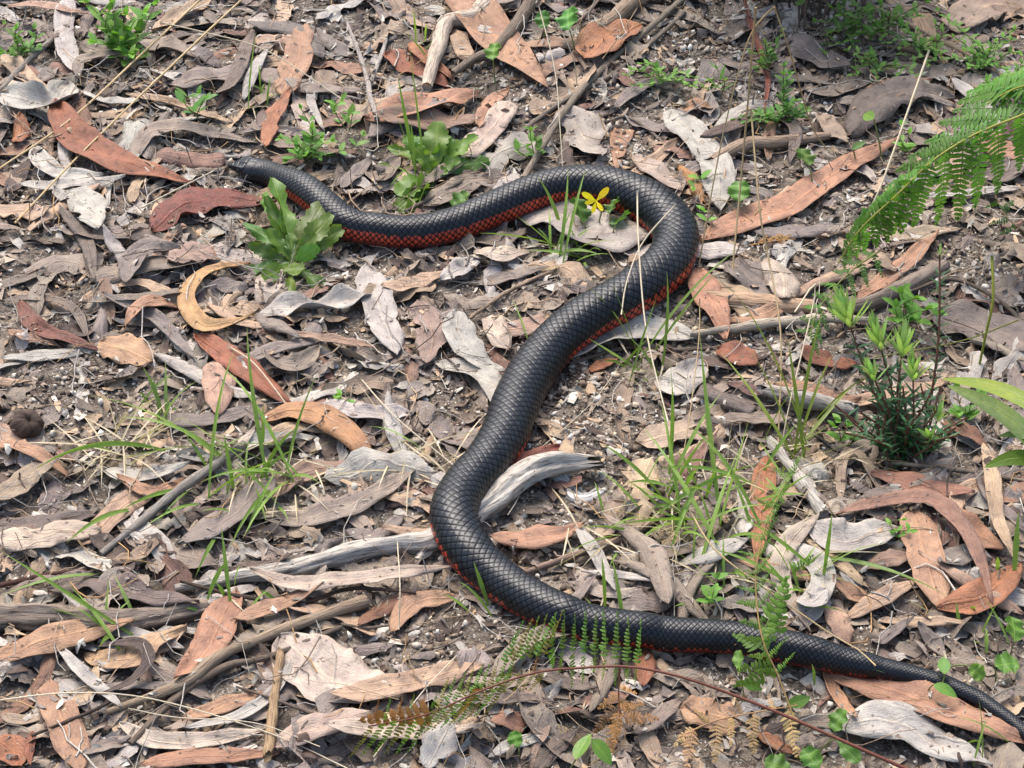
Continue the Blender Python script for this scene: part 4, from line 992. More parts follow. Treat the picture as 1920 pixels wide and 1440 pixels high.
# head plates: shallow grooves
hx = s_r[:, None]/HEADL
def groove(dist, w=0.03): return np.exp(-(dist/w)**2)
ap = np.abs(PH)
hg = groove(hx-0.20, 0.02)*(ap < 1.0)+groove(hx-0.36, 0.02)*(ap < 1.2)+groove(hx-0.62, 0.02)*(ap < 1.1)+groove(hx-0.86, 0.025)*(ap < 1.2)
hg = hg+groove(ap-0.38, 0.06)*(hx > 0.36)*(hx < 0.62)+groove(PH, 0.06)*((hx < 0.36)+(hx > 0.62)*(hx < 0.86))
hg = hg+groove(ap-1.95+0.35*np.clip(hx, 0, 1), 0.07)*1.8*(hx < 0.8)      # the mouth line
for lx in (0.15, 0.3, 0.45, 0.6, 0.75):
    hg = hg+0.7*groove(hx-lx, 0.02)*(ap > 1.3)*(ap < 2.3)
sc_h = sc_h-hg*0.0006*(1-body_f)
brow = np.exp(-((hx-0.40)/0.16)**2-((ap-0.92)/0.22)**2)*0.0024*(1-body_f)
pit = np.exp(-((hx-0.40)/0.07)**2-((ap-1.28)/0.14)**2)*0.0018*(1-body_f)
sc_h = sc_h+brow-pit
# cross-section: rounded back, sides a little full, flat belly
cs_w = 1.03+0.0*phi; up = np.cos(phi)
sx = np.sign(np.sin(phi))*np.abs(np.sin(phi))**0.92
sz = np.where(up > 0, up*0.97, np.maximum(up*1.0, -0.82+0.0*up)+0.04*np.minimum(up+0.7, 0))
hd = (1-sm(HEADL*0.55, HEADL*1.6, s_r))         # the head is lower and flatter than the body
rx = R*(1+0.05*hd*np.exp(-((s_r/HEADL-0.72)/0.25)**2))
rz = R*(1-0.20*hd)
X = sx[None]*(rx[:, None]+sc_h)*1.02
Z = sz[None]*(rz[:, None]+sc_h)
Vv = C[:, None]+SIDE[:, None]*X[..., None]+UPS[:, None]*Z[..., None]
# skin colour: blue-black back, brick red lowest rows with black edges, dull red belly, brown snout
BLK = np.array([0.0046, 0.0062, 0.0095]); RED = np.array([0.50, 0.055, 0.022]); BEL = np.array([0.15, 0.028, 0.019]); SNT = np.array([0.022, 0.014, 0.011])
cellr = np.abs(np.sin(np.floor(p)*12.9898+np.floor(q)*78.233)*43758.5453) % 1.0
front = (1-sm(0.42, 0.52, s_r/S[-1]))[:, None]+0*bb
redrow = np.where(rowc >= 9, 1.0, np.where(rowc == 8, 0.95*(front > 0.5)+(1-front)*(cellr > 0.55), np.where(rowc == 7, 0.85*front*(cellr > 0.25), 0.0)))
flank = np.clip((np.abs(bb)-np.where(rowc == 7, 7.0, 0))/0.3, 0, 1)
inner = sm(0.07, 0.17, d)*sm(0.20, 0.40, along)*flank*(0.60+0.40*cellr)
fade = (sm(0.05, 0.11, s_r)*(1-0.5*sm(0.6, 0.85, s_r/S[-1])))[:, None]
rf = np.clip(redrow*inner*dorsal, 0, 1)*fade
bf = (1-dorsal)*sm(0.02, 0.06, va)*(1-sm(0.90, 0.96, va))*sm(0.02, 0.07, s_r)[:, None]*0.9
col = BLK*(1-rf[..., None])+RED*rf[..., None]
col = col*(1-bf[..., None])+BEL*bf[..., None]
sn = (1-sm(0.0, 0.007, s_r))[:, None, None]*0.8
col = col*(1-sn)+SNT*sn
edge_dark = (1-sm(0.02, 0.10, d))*dorsal*body_f
col = col*(1-0.85*edge_dark[..., None])
sheen = 1-(1-sm(0.02, 0.10, d))*dorsal*body_f*0.72
sheen = sheen*(0.72+0.28*cellr*dorsal+0.28*(1-dorsal))
cc = np.ones((nr, nphi, 4)); cc[..., :3] = col; cc[..., 3] = np.clip(rf+bf, 0, 1)
Vf = Vv.reshape(-1, 3)
Ff = grid_faces(nr, nphi, True)
caps = [tuple(range(nphi)), tuple((nr-1)*nphi+k for k in range(nphi-1, -1, -1))]
def make_skin():
    m, nt, b, out = mat_new("snake_skin")
    N = NT(nt)
    c = N.attr("Col")
    tc = N.n("ShaderNodeTexCoord").outputs["Object"]
    n1 = N.noise(tc, 60, 3); n2 = N.noise(tc, 700, 2)
    dust = N.ramp(N.noise(tc, 25, 4, 0.7), [(0.6, 0.0), (0.85, 0.05)])
    col = N.mix(N.ramp(n1, [(0.35, 0.0), (0.7, 0.5)]), c.outputs["Color"], N.mix(1.0, c.outputs["Color"], (1.5, 1.45, 1.4), 'MULTIPLY'))
    col = N.mix(dust, col, (0.10, 0.085, 0.07))
    N.l(col, b.inputs["Base Color"])
    N.l(N.ramp(n1, [(0.3, 0.31), (0.7, 0.43)]), b.inputs["Roughness"])
    N.l(N.math('MULTIPLY', N.attr("sheen").outputs["Fac"], 0.46), b.inputs["Specular IOR Level"])
    N.bump(n2, 0.12, 0.0004, b)
    return m
M_SKIN = make_skin()
o0 = C[nr//2].copy(); o0[2] = 0
root = thing("snake", o0, "long glossy black snake with brick red flanks winding over dead leaves", "snake")
nV = len(Vf)
Vf = np.vstack([Vf, C[0]-T[0]*0.0006, C[-1]+T[-1]*0.002])   # close the snout and the tail tip
kk = np.arange(nphi); k2 = (kk+1) % nphi
half = np.arange(0, nphi, 2)
capq = np.concatenate([np.stack([np.full(len(half), nV), half, half+1, (half+2) % nphi], 1), np.stack([np.full(len(half), nV+1), (nr-1)*nphi+(half+2) % nphi, (nr-1)*nphi+half+1, (nr-1)*nphi+half], 1)])
Ff = np.concatenate([Ff, capq[:, ::-1]])
cc = np.vstack([cc.reshape(-1, 4), cc[0, :1], cc[-1, :1]]); sheen = np.r_[sheen.ravel(), 1, 1]
me = new_mesh("body", Vf-o0, Ff[:, ::-1].copy(), M_SKIN, {"Col": ('FLOAT_COLOR', cc.reshape(-1, 4)), "sheen": ('FLOAT', sheen.ravel())})
body = link("body", me, root)
def simple(name, col, rough=0.5, spec=0.5):
    m, nt, b, out = mat_new(name)
    N = NT(nt)
    tc = N.n("ShaderNodeTexCoord").outputs["Object"]
    n = N.noise(tc, 300, 3)
    N.l(N.mix(N.ramp(n, [(0.35, 0.0), (0.65, 1.0)]), tuple(np.array(col)*0.75), tuple(np.minimum(np.array(col)*1.2, 1))), b.inputs["Base Color"])
    b.inputs["Roughness"].default_value = rough; b.inputs["Specular IOR Level"].default_value = spec
    return m
M_EYE = simple("snake_eye", (0.006, 0.005, 0.005), 0.06, 0.8)
def uvsphere(r, nu=12, nv=16):
    th = np.linspace(0.05, math.pi-0.05, nu); ph = np.linspace(0, 2*math.pi, nv, endpoint=False)
    V = np.stack([np.sin(th)[:, None]*np.cos(ph), np.sin(th)[:, None]*np.sin(ph), np.cos(th)[:, None]+0*ph], -1).reshape(-1, 3)*r
    F = [tuple(int(x) for x in f) for f in grid_faces(nu, nv, True)]+[tuple(range(nv)), tuple((nu-1)*nv+k for k in range(nv-1, -1, -1))]
    return V, F
ie = int(np.argmin(np.abs(s_r-HEADL*0.40)))
for sg in (1, -1):
    th = sg*1.25
    j = int(np.argmin(np.abs(phi-th)))
    V, F = uvsphere(0.0021)
    link("eye", new_mesh("eye", V, F, M_EYE), root, loc=Vv[ie, j]*1.0-o0+(C[ie]-Vv[ie, j])*0.02)
SNAKE_C, SNAKE_R = C, R
for f in np.linspace(-0.9, 0.9, 13):
    hput(C[:, 0]+SIDE[:, 0]*f*R, C[:, 1]+SIDE[:, 1]*f*R, C[:, 2]+R*math.sqrt(1-f*f)*0.95, 0.2)
# ------------------------------------------------------------------ living plants
prng = np.random.default_rng(77)
def nrm(v): v = np.asarray(v, float); return v/(np.linalg.norm(v)+1e-12)
def leaf_template(name, aspect, kind='v', serr=0.0, nteeth=9, curl=0.25, droop=0.12, nu=13, nv=5, mat=None, wave=0.0, seed=0):
    """a leaf of length 1 along +Y facing +Z"""
    u = np.linspace(0, 1, nu); v = np.linspace(-1, 1, nv)
    if kind == 'round': p = np.sqrt(np.clip(1-((u-0.52)/0.50)**2, 0.0, 1))
    elif kind == 'spoon': p = np.where(u < 0.35, 0.22+0.5*(u/0.35)**2, np.sqrt(np.clip(1-((u-0.62)/0.40)**2, 0, 1)))
    elif kind == 'needle': p = np.clip(np.minimum(u/0.12, (1-u)/0.6), 0, 1)**0.8
    elif kind == 'falcate': p = (u**0.6*(1-u)**0.7)/0.41
    else: p = np.sin(np.pi*u**0.85)**0.75
    p = np.maximum(p, 0.03)
    hw = aspect/2*p[:, None]*np.ones(nv)
    if serr: hw[:, [0, -1]] *= (1+serr*(np.abs(((u*nteeth) % 1)-0.5)*4-1))[:, None]
    al = max(abs(curl), 1e-3)*np.sign(curl or 1)
    x = hw*np.sin(al*v)/al; z = hw*(1-np.cos(al*v))/al
    y = u[:, None]*np.ones(nv)
    z = z-droop*(u**2)[:, None]+wave*hw*np.abs(v)*np.sin(2*np.pi*(u[:, None]*2.3+0.2*v)+seed)
    if kind == 'falcate': x = x+0.16*np.sin(np.pi*u)[:, None]
    V = np.stack([x, y, z], -1).reshape(-1, 3)
    C = np.ones((nu*nv, 4)); C[:, 3] = np.tile(np.abs(v), nu)
    luv = np.stack([np.repeat(u*3, nv), (hw*v*3/aspect*aspect).ravel(), np.full(nu*nv, seed*0.9)], 1)
    return new_mesh(name, V, grid_faces(nu, nv), mat or M_GREEN, {"Col": ('FLOAT_COLOR', C), "luv": ('FLOAT_VECTOR', luv)})
def put_leaf(root, tpl, base, direction, up, length, color, ws=1.0, name="leaf", jit=0.12, parent=None):
    y = nrm(direction); x = nrm(np.cross(y, up)); z = np.cross(x, y)
    M = Matrix(((x[0]*length*ws, y[0]*length, z[0]*length, 0), (x[1]*length*ws, y[1]*length, z[1]*length, 0), (x[2]*length*ws, y[2]*length, z[2]*length, 0), (0, 0, 0, 1)))
    M.translation = Vector(np.asarray(base)-np.array(root.location))
    o = link(name, tpl, parent or root, mw=M)
    c = np.clip(np.asarray(color)*(1+jit*prng.normal())*(1+0.05*prng.normal(size=3)), 0.004, 0.95)
    o.color = (*c, 1)
    return o
def put_tube(root, name, P, r, col, mat=None, ns=6, n=14, seed=0):
    P = spline(P, n) if len(P) > 2 else np.asarray(P, float)
    rr = np.interp(np.linspace(0, 1, len(P)), np.linspace(0, 1, len(np.atleast_1d(r))), np.atleast_1d(r))
    o0 = np.array(root.location) if root is not None else P[0]
    V, F, at = tube(P-o0, rr, ns, None, name, col=col, seed=seed)
    o = link(name, new_mesh(name, V, F, mat or M_STRAW, at), root, loc=None if root is not None else o0)
    return o
def gp3(px, py, h=0.0):                        # pixel, height above the ground beneath it
    z = h
    for _ in range(4):
        p = G(px, py, z); z = float(H0[hidx(p[0], p[1])])+0.006+h
    return G(px, py, z)
T_OVAL = [leaf_template("leaf_oval", 0.55, 'v', curl=0.35, droop=d, seed=k) for k, d in enumerate((0.1, 0.25))]
T_SMALL = [leaf_template("leaf_small", 0.50, 'v', curl=0.3, droop=d, nu=7, nv=3, seed=k) for k, d in enumerate((0.05, 0.22))]
T_ROUND = [leaf_template("leaf_round", 0.92, 'round', 0.10, 11, curl=c, droop=0.2, nu=23, nv=7, seed=k, wave=0.3) for k, c in enumerate((0.35, 0.65))]
T_TOOTH = [leaf_template("leaf_toothed", 0.52, 'spoon', 0.18, 9, curl=c, droop=d, nu=25, nv=7, seed=k, wave=0.22) for k, (c, d) in enumerate(((0.3, 0.2), (0.6, 0.05), (-0.3, 0.35)))]
T_NEEDLE = [leaf_template("leaf_needle", 0.20, 'needle', curl=0.5, droop=d, nu=6, nv=3, seed=k) for k, d in enumerate((0.0, 0.2))]
T_BUD = [leaf_template("leaf_bud", 0.21, 'v', curl=0.7, droop=-0.12, nu=8, nv=3, seed=k) for k in range(2)]
T_WATTLE = [leaf_template("leaf_wattle", 0.24, 'falcate', curl=0.15, droop=d, nu=20, nv=7, seed=k) for k, d in enumerate((0.10, 0.0, 0.3))]
T_PETAL = [leaf_template("petal", 0.42, 'spoon', curl=0.35, droop=0.15, nu=10, nv=5)]

GRASS = np.array([0.18, 0.30, 0.06]); HERB = np.array([0.13, 0.28, 0.055]); VIOLET = np.array([0.105, 0.215, 0.042]); FERN = np.array([0.085, 0.21, 0.035])
STRAWC = np.array([0.50, 0.38, 0.22]); BLEACH = np.array([0.66, 0.58, 0.46]); DARKG = np.array([0.035, 0.10, 0.040]); TIPG = np.array([0.27, 0.42, 0.15])

def blade(root, P0, P1, w, col, arch=0.25, name="blade", n=12, sag=None):
    P0, P1 = np.asarray(P0, float), np.asarray(P1, float)
    L = np.linalg.norm(P1-P0)
    m = (P0+P1)/2+np.array([0, 0, arch*L])+prng.normal(size=3)*L*0.03
    t = np.linspace(0, 1, n)[:, None]
    c = P0*(1-t)**2+2*m*t*(1-t)+P1*t**2
    T = np.gradient(c, axis=0); T /= np.linalg.norm(T, axis=1)[:, None]
    s = np.cross(T, [0, 0, 1.0]); s /= np.linalg.norm(s, axis=1)[:, None]+1e-9
    ang = prng.normal()*0.5+np.linspace(0, prng.normal()*0.8, n)
    nn = np.cross(s, T)
    s = s*np.cos(ang)[:, None]+nn*np.sin(ang)[:, None]
    nn = np.cross(s, T)
    tt = t[:, 0]
    hw = (w/2*np.clip(0.55+1.2*tt, 0, 1)*np.clip((1-tt)/0.55, 0.02, 1)**0.8)[:, None]
    V = np.stack([c-s*hw, c-nn*hw*0.35, c+s*hw], 1).reshape(-1, 3)
    C = np.ones((n*3, 4)); k = np.clip(1+0.1*prng.normal(), 0.7, 1.4)
    C[:, :3] = np.asarray(col)*k*np.repeat(np.linspace(0.85, 1.1, n), 3)[:, None]
    tipc = np.repeat(np.clip((tt-0.88)/0.12, 0, 1), 3)[:, None]*0.6
    C[:, :3] = C[:, :3]*(1-tipc)+np.array([0.36, 0.30, 0.12])*tipc
    luv = np.stack([np.repeat(tt*L*100, 3), np.tile([-0.2, 0, 0.2], n), np.full(n*3, prng.random()*9)], 1)
    return link(name, new_mesh(name, V-np.array(root.location), grid_faces(n, 3), M_GRASS, {"Col": ('FLOAT_COLOR', C), "luv": ('FLOAT_VECTOR', luv)}), root)
def tuft(base, tips, label, extra=8, lmax=0.07, w=0.0040, col=GRASS, straw=6, name="grass_tuft", spread=0.012):
    B = gp3(*base, 0.0)
    root = thing(name, B, label, "grass")
    for t in tips:
        P1 = gp3(t[0], t[1], t[2])
        b = B+np.array([*prng.normal(size=2)*spread, 0])
        if len(t) > 4: b = gp3(t[4], t[5], 0)
        blade(root, b, P1, w*(t[3] if len(t) > 3 else 1), col, arch=prng.uniform(0.10, 0.3))
    for i in range(int(extra*1.5)):
        a = prng.uniform(0, 2*math.pi); L = lmax*prng.uniform(0.35, 1)
        b = B+np.array([*prng.normal(size=2)*spread*1.1, 0])
        blade(root, b, b+np.array([math.cos(a)*L*0.8, math.sin(a)*L*0.8, L*prng.uniform(0.2, 0.8)]), w*prng.uniform(0.5, 0.9), col, arch=0.22)
    for i in range(straw):
        a = prng.uniform(0, 2*math.pi); L = lmax*prng.uniform(0.4, 1.1)
        b = B+np.array([*prng.normal(size=2)*spread*1.3, 0.002])
        blade(root, b, b+np.array([math.cos(a)*L, math.sin(a)*L, L*prng.uniform(0.02, 0.25)]), w*0.45, BLEACH*prng.uniform(0.7, 1), arch=0.12, name="dead_blade")
    return root
tuft((490, 905), [(463, 612, .10), (493, 758, .05), (440, 655, .07, .8), (418, 690, .06), (597, 697, .06, .7), (160, 742, .05, 1.2, 410, 858), (222, 782, .04, 1, 430, 870), (62, 882, .03, 1.2, 310, 845),
      (420, 815, .05, 1, 440, 930), (330, 780, .04), (215, 862, .02, .8), (375, 905, .02), (560, 800, .04), (500, 980, .01), (455, 1010, .02), (430, 1030, .01), (365, 1085, .012, .9, 410, 1000), (520, 860, .03)],
     "large spreading green grass tuft beside the yellow-brown arched leaf", 12, 0.06, straw=30, spread=0.02)
tuft((1062, 480), [(1065, 312, .065), (1008, 332, .05, 1), (1098, 318, .05, .8), (968, 405, .03), (898, 437, .015, .9), (1160, 452, .02), (1125, 478, .01), (1030, 388, .03, .7), (1083, 372, .04, .7), (990, 470, .01)],
     "small green grass tuft growing inside the snake's loop", 6, 0.05, straw=5)
tuft((1300, 985), [(1255, 672, .09, 1.1, 1255, 890), (1312, 622, .10, 1.2, 1350, 970), (1240, 755, .07), (1352, 738, .06), (1205, 800, .05), (1128, 832, .05), (1388, 838, .05), (1345, 870, .04), (1445, 945, .03),
      (1178, 905, .03), (1405, 785, .05), (1230, 880, .04), (1290, 800, .06), (1375, 900, .03), (1330, 810, .05), (1200, 930, .02), (1190, 1025, .01), (1385, 1010, .01), (1260, 930, .04), (1420, 870, .03), (1150, 985, .015), (1310, 880, .05)],
     "largest green grass tuft growing between the snake and the upright rusty leaf", 22, 0.075, straw=26, spread=0.034)
tuft((1500, 1085), [(1560, 962, .06, .9), (1785, 1122, .02, 1.1, 1530, 1045), (1665, 1018, .03, .8), (1335, 1030, .02), (1300, 1080, .012), (1590, 1090, .01), (1440, 1010, .03), (1380, 965, .04)],
     "sprawling grass tuft with long blades beside the broad grey folded leaf", 8, 0.06, straw=6)
tuft((295, 782), [(268, 688, .04), (310, 678, .04, .8), (375, 712, .035), (330, 700, .03, .7), (262, 735, .02), (285, 705, .035, .7)], "small dull green grass sprig below the peach oval leaf", 2, 0.03, col=GRASS*np.array([0.75, 0.75, 0.9]), straw=0)
tuft((876, 1140), [(888, 1053, .035), (832, 1113, .015, .7), (860, 1090, .03, .6)], "tiny grass sprig standing against the snake's bend", 0, straw=2, lmax=0.03)
tuft((1122, 1168), [(1146, 1040, .05), (1128, 1042, .05, .8), (1097, 1120, .02, .6)], "thin grass sprig standing before the snake's lower body", 0, straw=1, lmax=0.03)
tuft((1735, 1300), [(1650, 1060, .0), ][:0]+[(1522, 1245, .02, .7, 1527, 1285), (1545, 1225, .02, .7)], "short green grass sprig hidden below the tail beside a brown leaf", 2, 0.025, straw=1)
tuft((755, 315), [(745, 140, .09, .8), (765, 60, .13, .7), (738, 205, .06, .8), (770, 230, .05), (752, 180, .07, .6)], "slender upright grass tuft beside the toothed plant behind the snake", 3, 0.04, straw=3)
tuft((1205, 690), [(1140, 512, .07, .8, 1195, 662), (1100, 537, .05, .7, 1190, 655), (1250, 508, .08, .9), (1390, 462, .09, .9), (1345, 508, .07, .8), (1100, 632, .02), (1230, 560, .06, .6), (1165, 620, .03)],
     "wiry green sedge growing against the snake's middle", 3, 0.05, col=GRASS*np.array([0.75, 0.72, 0.7]), straw=4)
tuft((1492, 845), [(1545, 575, .12, .8), (1478, 640, .09, 1.0), (1520, 700, .07, .6), (1395, 640, .05, .7), (1350, 660, .04), (1640, 700, .05, .7), (1560, 665, .06, .7), (1345, 520, .08, .5), (1600, 720, .03)],
     "upright sedge clump beside the bright tipped shrub", 6, 0.05, col=GRASS*np.array([0.9, 0.75, 0.6]), straw=8)
tuft((245, 1190), [(0, 1032, .05, .9), (215, 1078, .02, .8), (120, 1090, .02), (0, 1118, .015, 1.1, 215, 1078), (180, 1170, .012, 1, 0, 1145), (205, 1080, .03, .6, 195, 1190)], "long bladed grass arching over the thick grey branch", 2, 0.04, straw=2)
tuft((440, 1130), [(415, 985, .05), (430, 1050, .03), (402, 1090, .02, 1.2), (450, 1060, .03, .7)], "green grass sprig on the weathered pale branch beside the salmon leaf", 2, 0.03, straw=1)
tuft((1835, 1395), [(1835, 1310, .03, .7), (1790, 1345, .02, .5), (1850, 1345, .02, .5)], "tiny grass sprig on the large pinkish brown leaf", 1, 0.03, straw=2)
tuft((1850, 1200), [(1845, 1120, .02, .8), (1870, 1130, .02), (1830, 1140, .015)], "little grass sprig below the large smooth orange leaf", 3, 0.03, straw=2)
tuft((1890, 1060), [(1910, 960, .05, 1.3), (1870, 1045, .02)], "single broad grass blade beside the arched pink leaf's tip", 0, straw=1, lmax=0.02)
tuft((490, 190), [(485, 120, .03, .6), (470, 160, .02, .5), (510, 140, .03, .6), (480, 60, .06, .5)], "faint thin grass sprig among pale leaves behind the snake's head", 2, 0.03, straw=3)
tuft((790, 100), [(775, 20, .05, .6), (800, 45, .04, .6), (760, 60, .03, .6)], "thin grass sprig behind the pale jointed branch", 2, 0.03, straw=2)
tuft((395, 940), [(230, 955, .02), (125, 1018, .015, 1.2, 255, 955), (270, 990, .01, .7), (285, 1000, .01, .6)], "low grass sprig beside the lichen spotted stick", 2, 0.03, straw=5)
tuft((1005, 640), [(960, 560, .015, .5)], "dry wisp of straw leaning on the pale splintered twig", 0, straw=9, lmax=0.05)
tuft((230, 850), [(150, 840, .006, .4)], "bleached mat of fallen grass straw beside the large grass tuft", 0, straw=30, lmax=0.075)
tuft((800, 860), [(690, 800, .006, .4)], "loose pale straw strewn beside the snake's dark flank", 0, straw=22, lmax=0.08)
tuft((1450, 900), [(1420, 820, .02, .5)], "dry straw tangle at the foot of the weathered white stick", 1, straw=16, lmax=0.06)
tuft((1130, 1010), [(1060, 1040, .01, .6)], "dry curling straw lying above the slender purplish stick", 1, straw=14, lmax=0.07)

# dry stalks and straws, each on its own
for pts, r, col, label in [
    ("1742,95,.17 1682,265,.10 1640,375,.05 1592,452,.0", 2.1, BLEACH*1.15, "long white straw leaning across the big dark arched leaf"),
    ("1417,14,.26 1405,160,.17 1390,330,.08 1372,520,.0", 1.9, STRAWC*0.8, "tall straight tan stalk standing before the dark bush"),
    ("1452,12,.25 1407,66,.22 1368,200,.15 1340,330,.08 1310,500,.0", 1.4, STRAWC*0.9, "thin bent stalk folded at its top above the dark bush"),
    ("1452,14,.25 1480,95,.20 1522,235,.09 1557,288,.05", 1.3, STRAWC*0.75, "drooping half of a snapped thin stalk above the splintery stick"),
    ("1408,205,.16 1425,400,.10 1440,480,.07 1464,630,.04 1459,835,.0", 1.8, STRAWC*0.7, "tall brown stalk turning white below beside the sedge clump"),
    ("1195,358,.09 1197,450,.075 1212,620,.04 1252,790,.0", 1.7, BLEACH, "white straw standing upright across the snake's loop"),
    ("1268,382,.085 1205,455,.06 1175,530,.04 1165,590,.03", 1.6, BLEACH*0.95, "bent pale straw lying over the inside of the loop"),
    ("380,-5,.03 270,97,.02 133,223,.012 -10,322,.008", 2.2, STRAWC*1.1, "long golden straw, the one reaching to the silver crescent leaf"),
    ("458,-5,.03 372,75,.02 170,270,.012 28,418,.006", 2.2, STRAWC*1.05, "long golden straw passing under the big red leaf"),
    ("-10,1314,.03 110,1300,.035 230,1302,.03 350,1326,.02 520,1380,.01 660,1445,.006", 1.5, BLEACH, "long pale straw bowed over the fallen leaves and forked stick"),
    ("240,1328,.02 330,1345,.02 480,1356,.015 600,1400,.01", 1.2, BLEACH*0.9, "thin pale straw lying beneath the bowed straw"),
    ("665,697,.006 740,780,.012 850,872,.008", 1.6, BLEACH*0.8, "grey straw slanting toward the snake's dark flank"),
    ("1292,955,.10 1340,1030,.09 1430,1100,.07 1560,1190,.05 1605,1215,.045 1642,1248,.04", 1.7, STRAWC*1.05, "dry golden stalk lying over the tail"),
    ("1312,560,.08 1310,640,.06 1290,800,.03 1265,935,.0", 1.1, STRAWC*0.85, "hair thin tan stalk standing in the largest grass tuft"),
    ("1490,585,.10 1530,540,.1 1480,760,.04 1462,860,.0", 1.5, BLEACH, "pale straw crossing the sedge stems"),
    ("300,42,.02 380,60,.02 500,95,.02 640,185,.01", 1.3, BLEACH*0.7, "long fine grey stem curving across the leaves behind the head"),
    ("265,390,.006 330,356,.008 402,320,.006", 1.6, BLEACH*0.75, "short grey stalk beside the dark maroon leaf"),
    ("430,650,.008 475,680,.012 520,735,.01 555,785,.006", 1.5, BLEACH*0.8, "thin bent straw lying across the bright orange-red leaf"),
    ("1010,10,.06 1040,130,.04 1050,240,.02 1056,330,.0", 1.2, BLEACH*0.7, "thin grey stem leaning behind the snake's loop"),
    ("1045,40,.06 1075,110,.03 1082,160,.0", 1.1, BLEACH*0.75, "short thin grey stem beside the crossing twigs"),
    ("1195,15,.05 1160,70,.03 1130,110,.01", 1.1, STRAWC*0.7, "short tan stem over the rusty orange leaf"),
    ("1860,480,.10 1862,560,.07 1850,620,.04 1835,690,.0", 2.8, GRASS*np.array([1.2, 0.8, 0.5]), "yellow-green upright stem behind the wattle leaves"),
    ("1480,895,.05 1520,870,.05 1600,860,.02 1700,865,.005", 1.0, STRAWC*0.6, "thin curved brown stem beside the weathered white stick"),
    ("1910,600,.08 1800,640,.05 1640,670,.04", 1.2, GRASS*np.array([0.9, 0.6, 0.5]), "fine green stem leaning across the wide strap leaf"),
    ("745,1015,.02 750,1100,.03 748,1180,.005", 1.3, BLEACH*0.85, "short upright straw below the long pale strap leaf"),
    ("700,1420,.006 790,1300,.012 860,1225,.008", 1.4, BLEACH, "pale straw crossing under the half dead fern"),
    ("990,860,.004 1105,760,.01 1165,680,.004", 0.9, BLEACH*0.8, "fine straw lying on the white grit beside the snake"),
]:
    P = [tuple(float(k) for k in q.split(',')) for q in pts.split()]
    W = [gp3(x, y, h) for x, y, h in P]
    m = P[len(P)//2]
    o = put_tube(None, "dry_stalk", W, [r*mpp(m[0], m[1]), r*0.8*mpp(m[0], m[1])], col, n=20, seed=int(m[0]) % 50)
    tag(o, label, "stalk")

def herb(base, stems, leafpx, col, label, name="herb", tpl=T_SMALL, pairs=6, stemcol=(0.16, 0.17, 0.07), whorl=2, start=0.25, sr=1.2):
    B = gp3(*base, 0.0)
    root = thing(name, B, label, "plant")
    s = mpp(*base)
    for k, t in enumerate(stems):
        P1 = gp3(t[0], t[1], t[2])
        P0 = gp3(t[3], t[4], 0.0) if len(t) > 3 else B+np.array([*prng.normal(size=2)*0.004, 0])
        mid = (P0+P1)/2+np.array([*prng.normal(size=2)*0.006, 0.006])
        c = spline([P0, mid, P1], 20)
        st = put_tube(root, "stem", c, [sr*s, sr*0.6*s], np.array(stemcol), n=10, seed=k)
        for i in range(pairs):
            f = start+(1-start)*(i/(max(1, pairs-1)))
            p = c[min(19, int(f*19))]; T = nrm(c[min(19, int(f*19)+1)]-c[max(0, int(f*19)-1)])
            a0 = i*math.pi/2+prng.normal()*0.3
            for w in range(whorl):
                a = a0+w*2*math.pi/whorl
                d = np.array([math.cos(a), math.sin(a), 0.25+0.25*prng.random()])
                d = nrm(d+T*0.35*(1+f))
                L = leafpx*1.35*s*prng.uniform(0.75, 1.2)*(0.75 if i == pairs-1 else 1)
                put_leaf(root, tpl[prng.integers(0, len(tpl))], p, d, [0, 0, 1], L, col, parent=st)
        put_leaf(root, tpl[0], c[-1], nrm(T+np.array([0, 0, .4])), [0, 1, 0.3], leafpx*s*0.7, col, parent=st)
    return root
herb((230, 110), [(205, 20, .05), (235, 30, .05), (270, 25, .05), (260, 60, .03), (215, 60, .03), (180, 80, .02), (245, 100, .02), (290, 10, .05), (165, 5, .05), (210, 5, .06), (265, 105, .012), (230, 75, .03)], 26, HERB*1.1, "bushy bright green herb beside the long pale grey leaf", pairs=4)
herb((45, 110), [(10, 45, .03), (40, 75, .02), (65, 55, .03), (5, 100, .02), (70, 90, .01), (30, 55, .03)], 15, HERB, "small leafed green herb beside the smooth grey twig", pairs=4)
herb((370, 225), [(370, 175, .04), (385, 185, .03)], 20, HERB*np.array([.8, .9, 1.1]), "lone bluish green seedling behind the snake's head", pairs=4)
herb((575, 300), [(565, 205, .05), (585, 240, .04), (600, 260, .03), (555, 275, .02), (620, 265, .02), (570, 290, .02), (530, 260, .02), (540, 300, .01), (600, 295, .015), (640, 190, .05, 650, 245), (655, 215, .03, 655, 245), (680, 255, .015)], 17, HERB*1.05, "green herb growing right behind the snake's neck", pairs=4)
herb((995, 300), [(995, 245, .035), (1005, 265, .02), (985, 275, .02)], 17, HERB*0.95, "small green seedling between the two long twigs", pairs=3)
herb((1240, 155), [(1175, 140, .02), (1205, 120, .02), (1230, 130, .025), (1290, 160, .02), (1265, 150, .02), (1300, 145, .02), (1190, 160, .01), (1320, 165, .01)], 11, HERB*1.05, "creeping green herb under the crossing twigs", pairs=5)
herb((1345, 175), [(1345, 130, .03), (1335, 150, .02)], 22, HERB*0.9, "narrow leafed seedling under the tall tan stalk", tpl=T_NEEDLE, pairs=3)
herb((1475, 225), [(1470, 125, .06), (1480, 140, .05), (1490, 190, .03), (1510, 205, .02), (1380, 225, .01), (1420, 210, .015), (1440, 215, .02), (1400, 220, .01), (1505, 220, .01)], 14, HERB*np.array([.8, .85, 1.0]), "leafy upright green herb beside the hanging red-brown leaf", pairs=7)
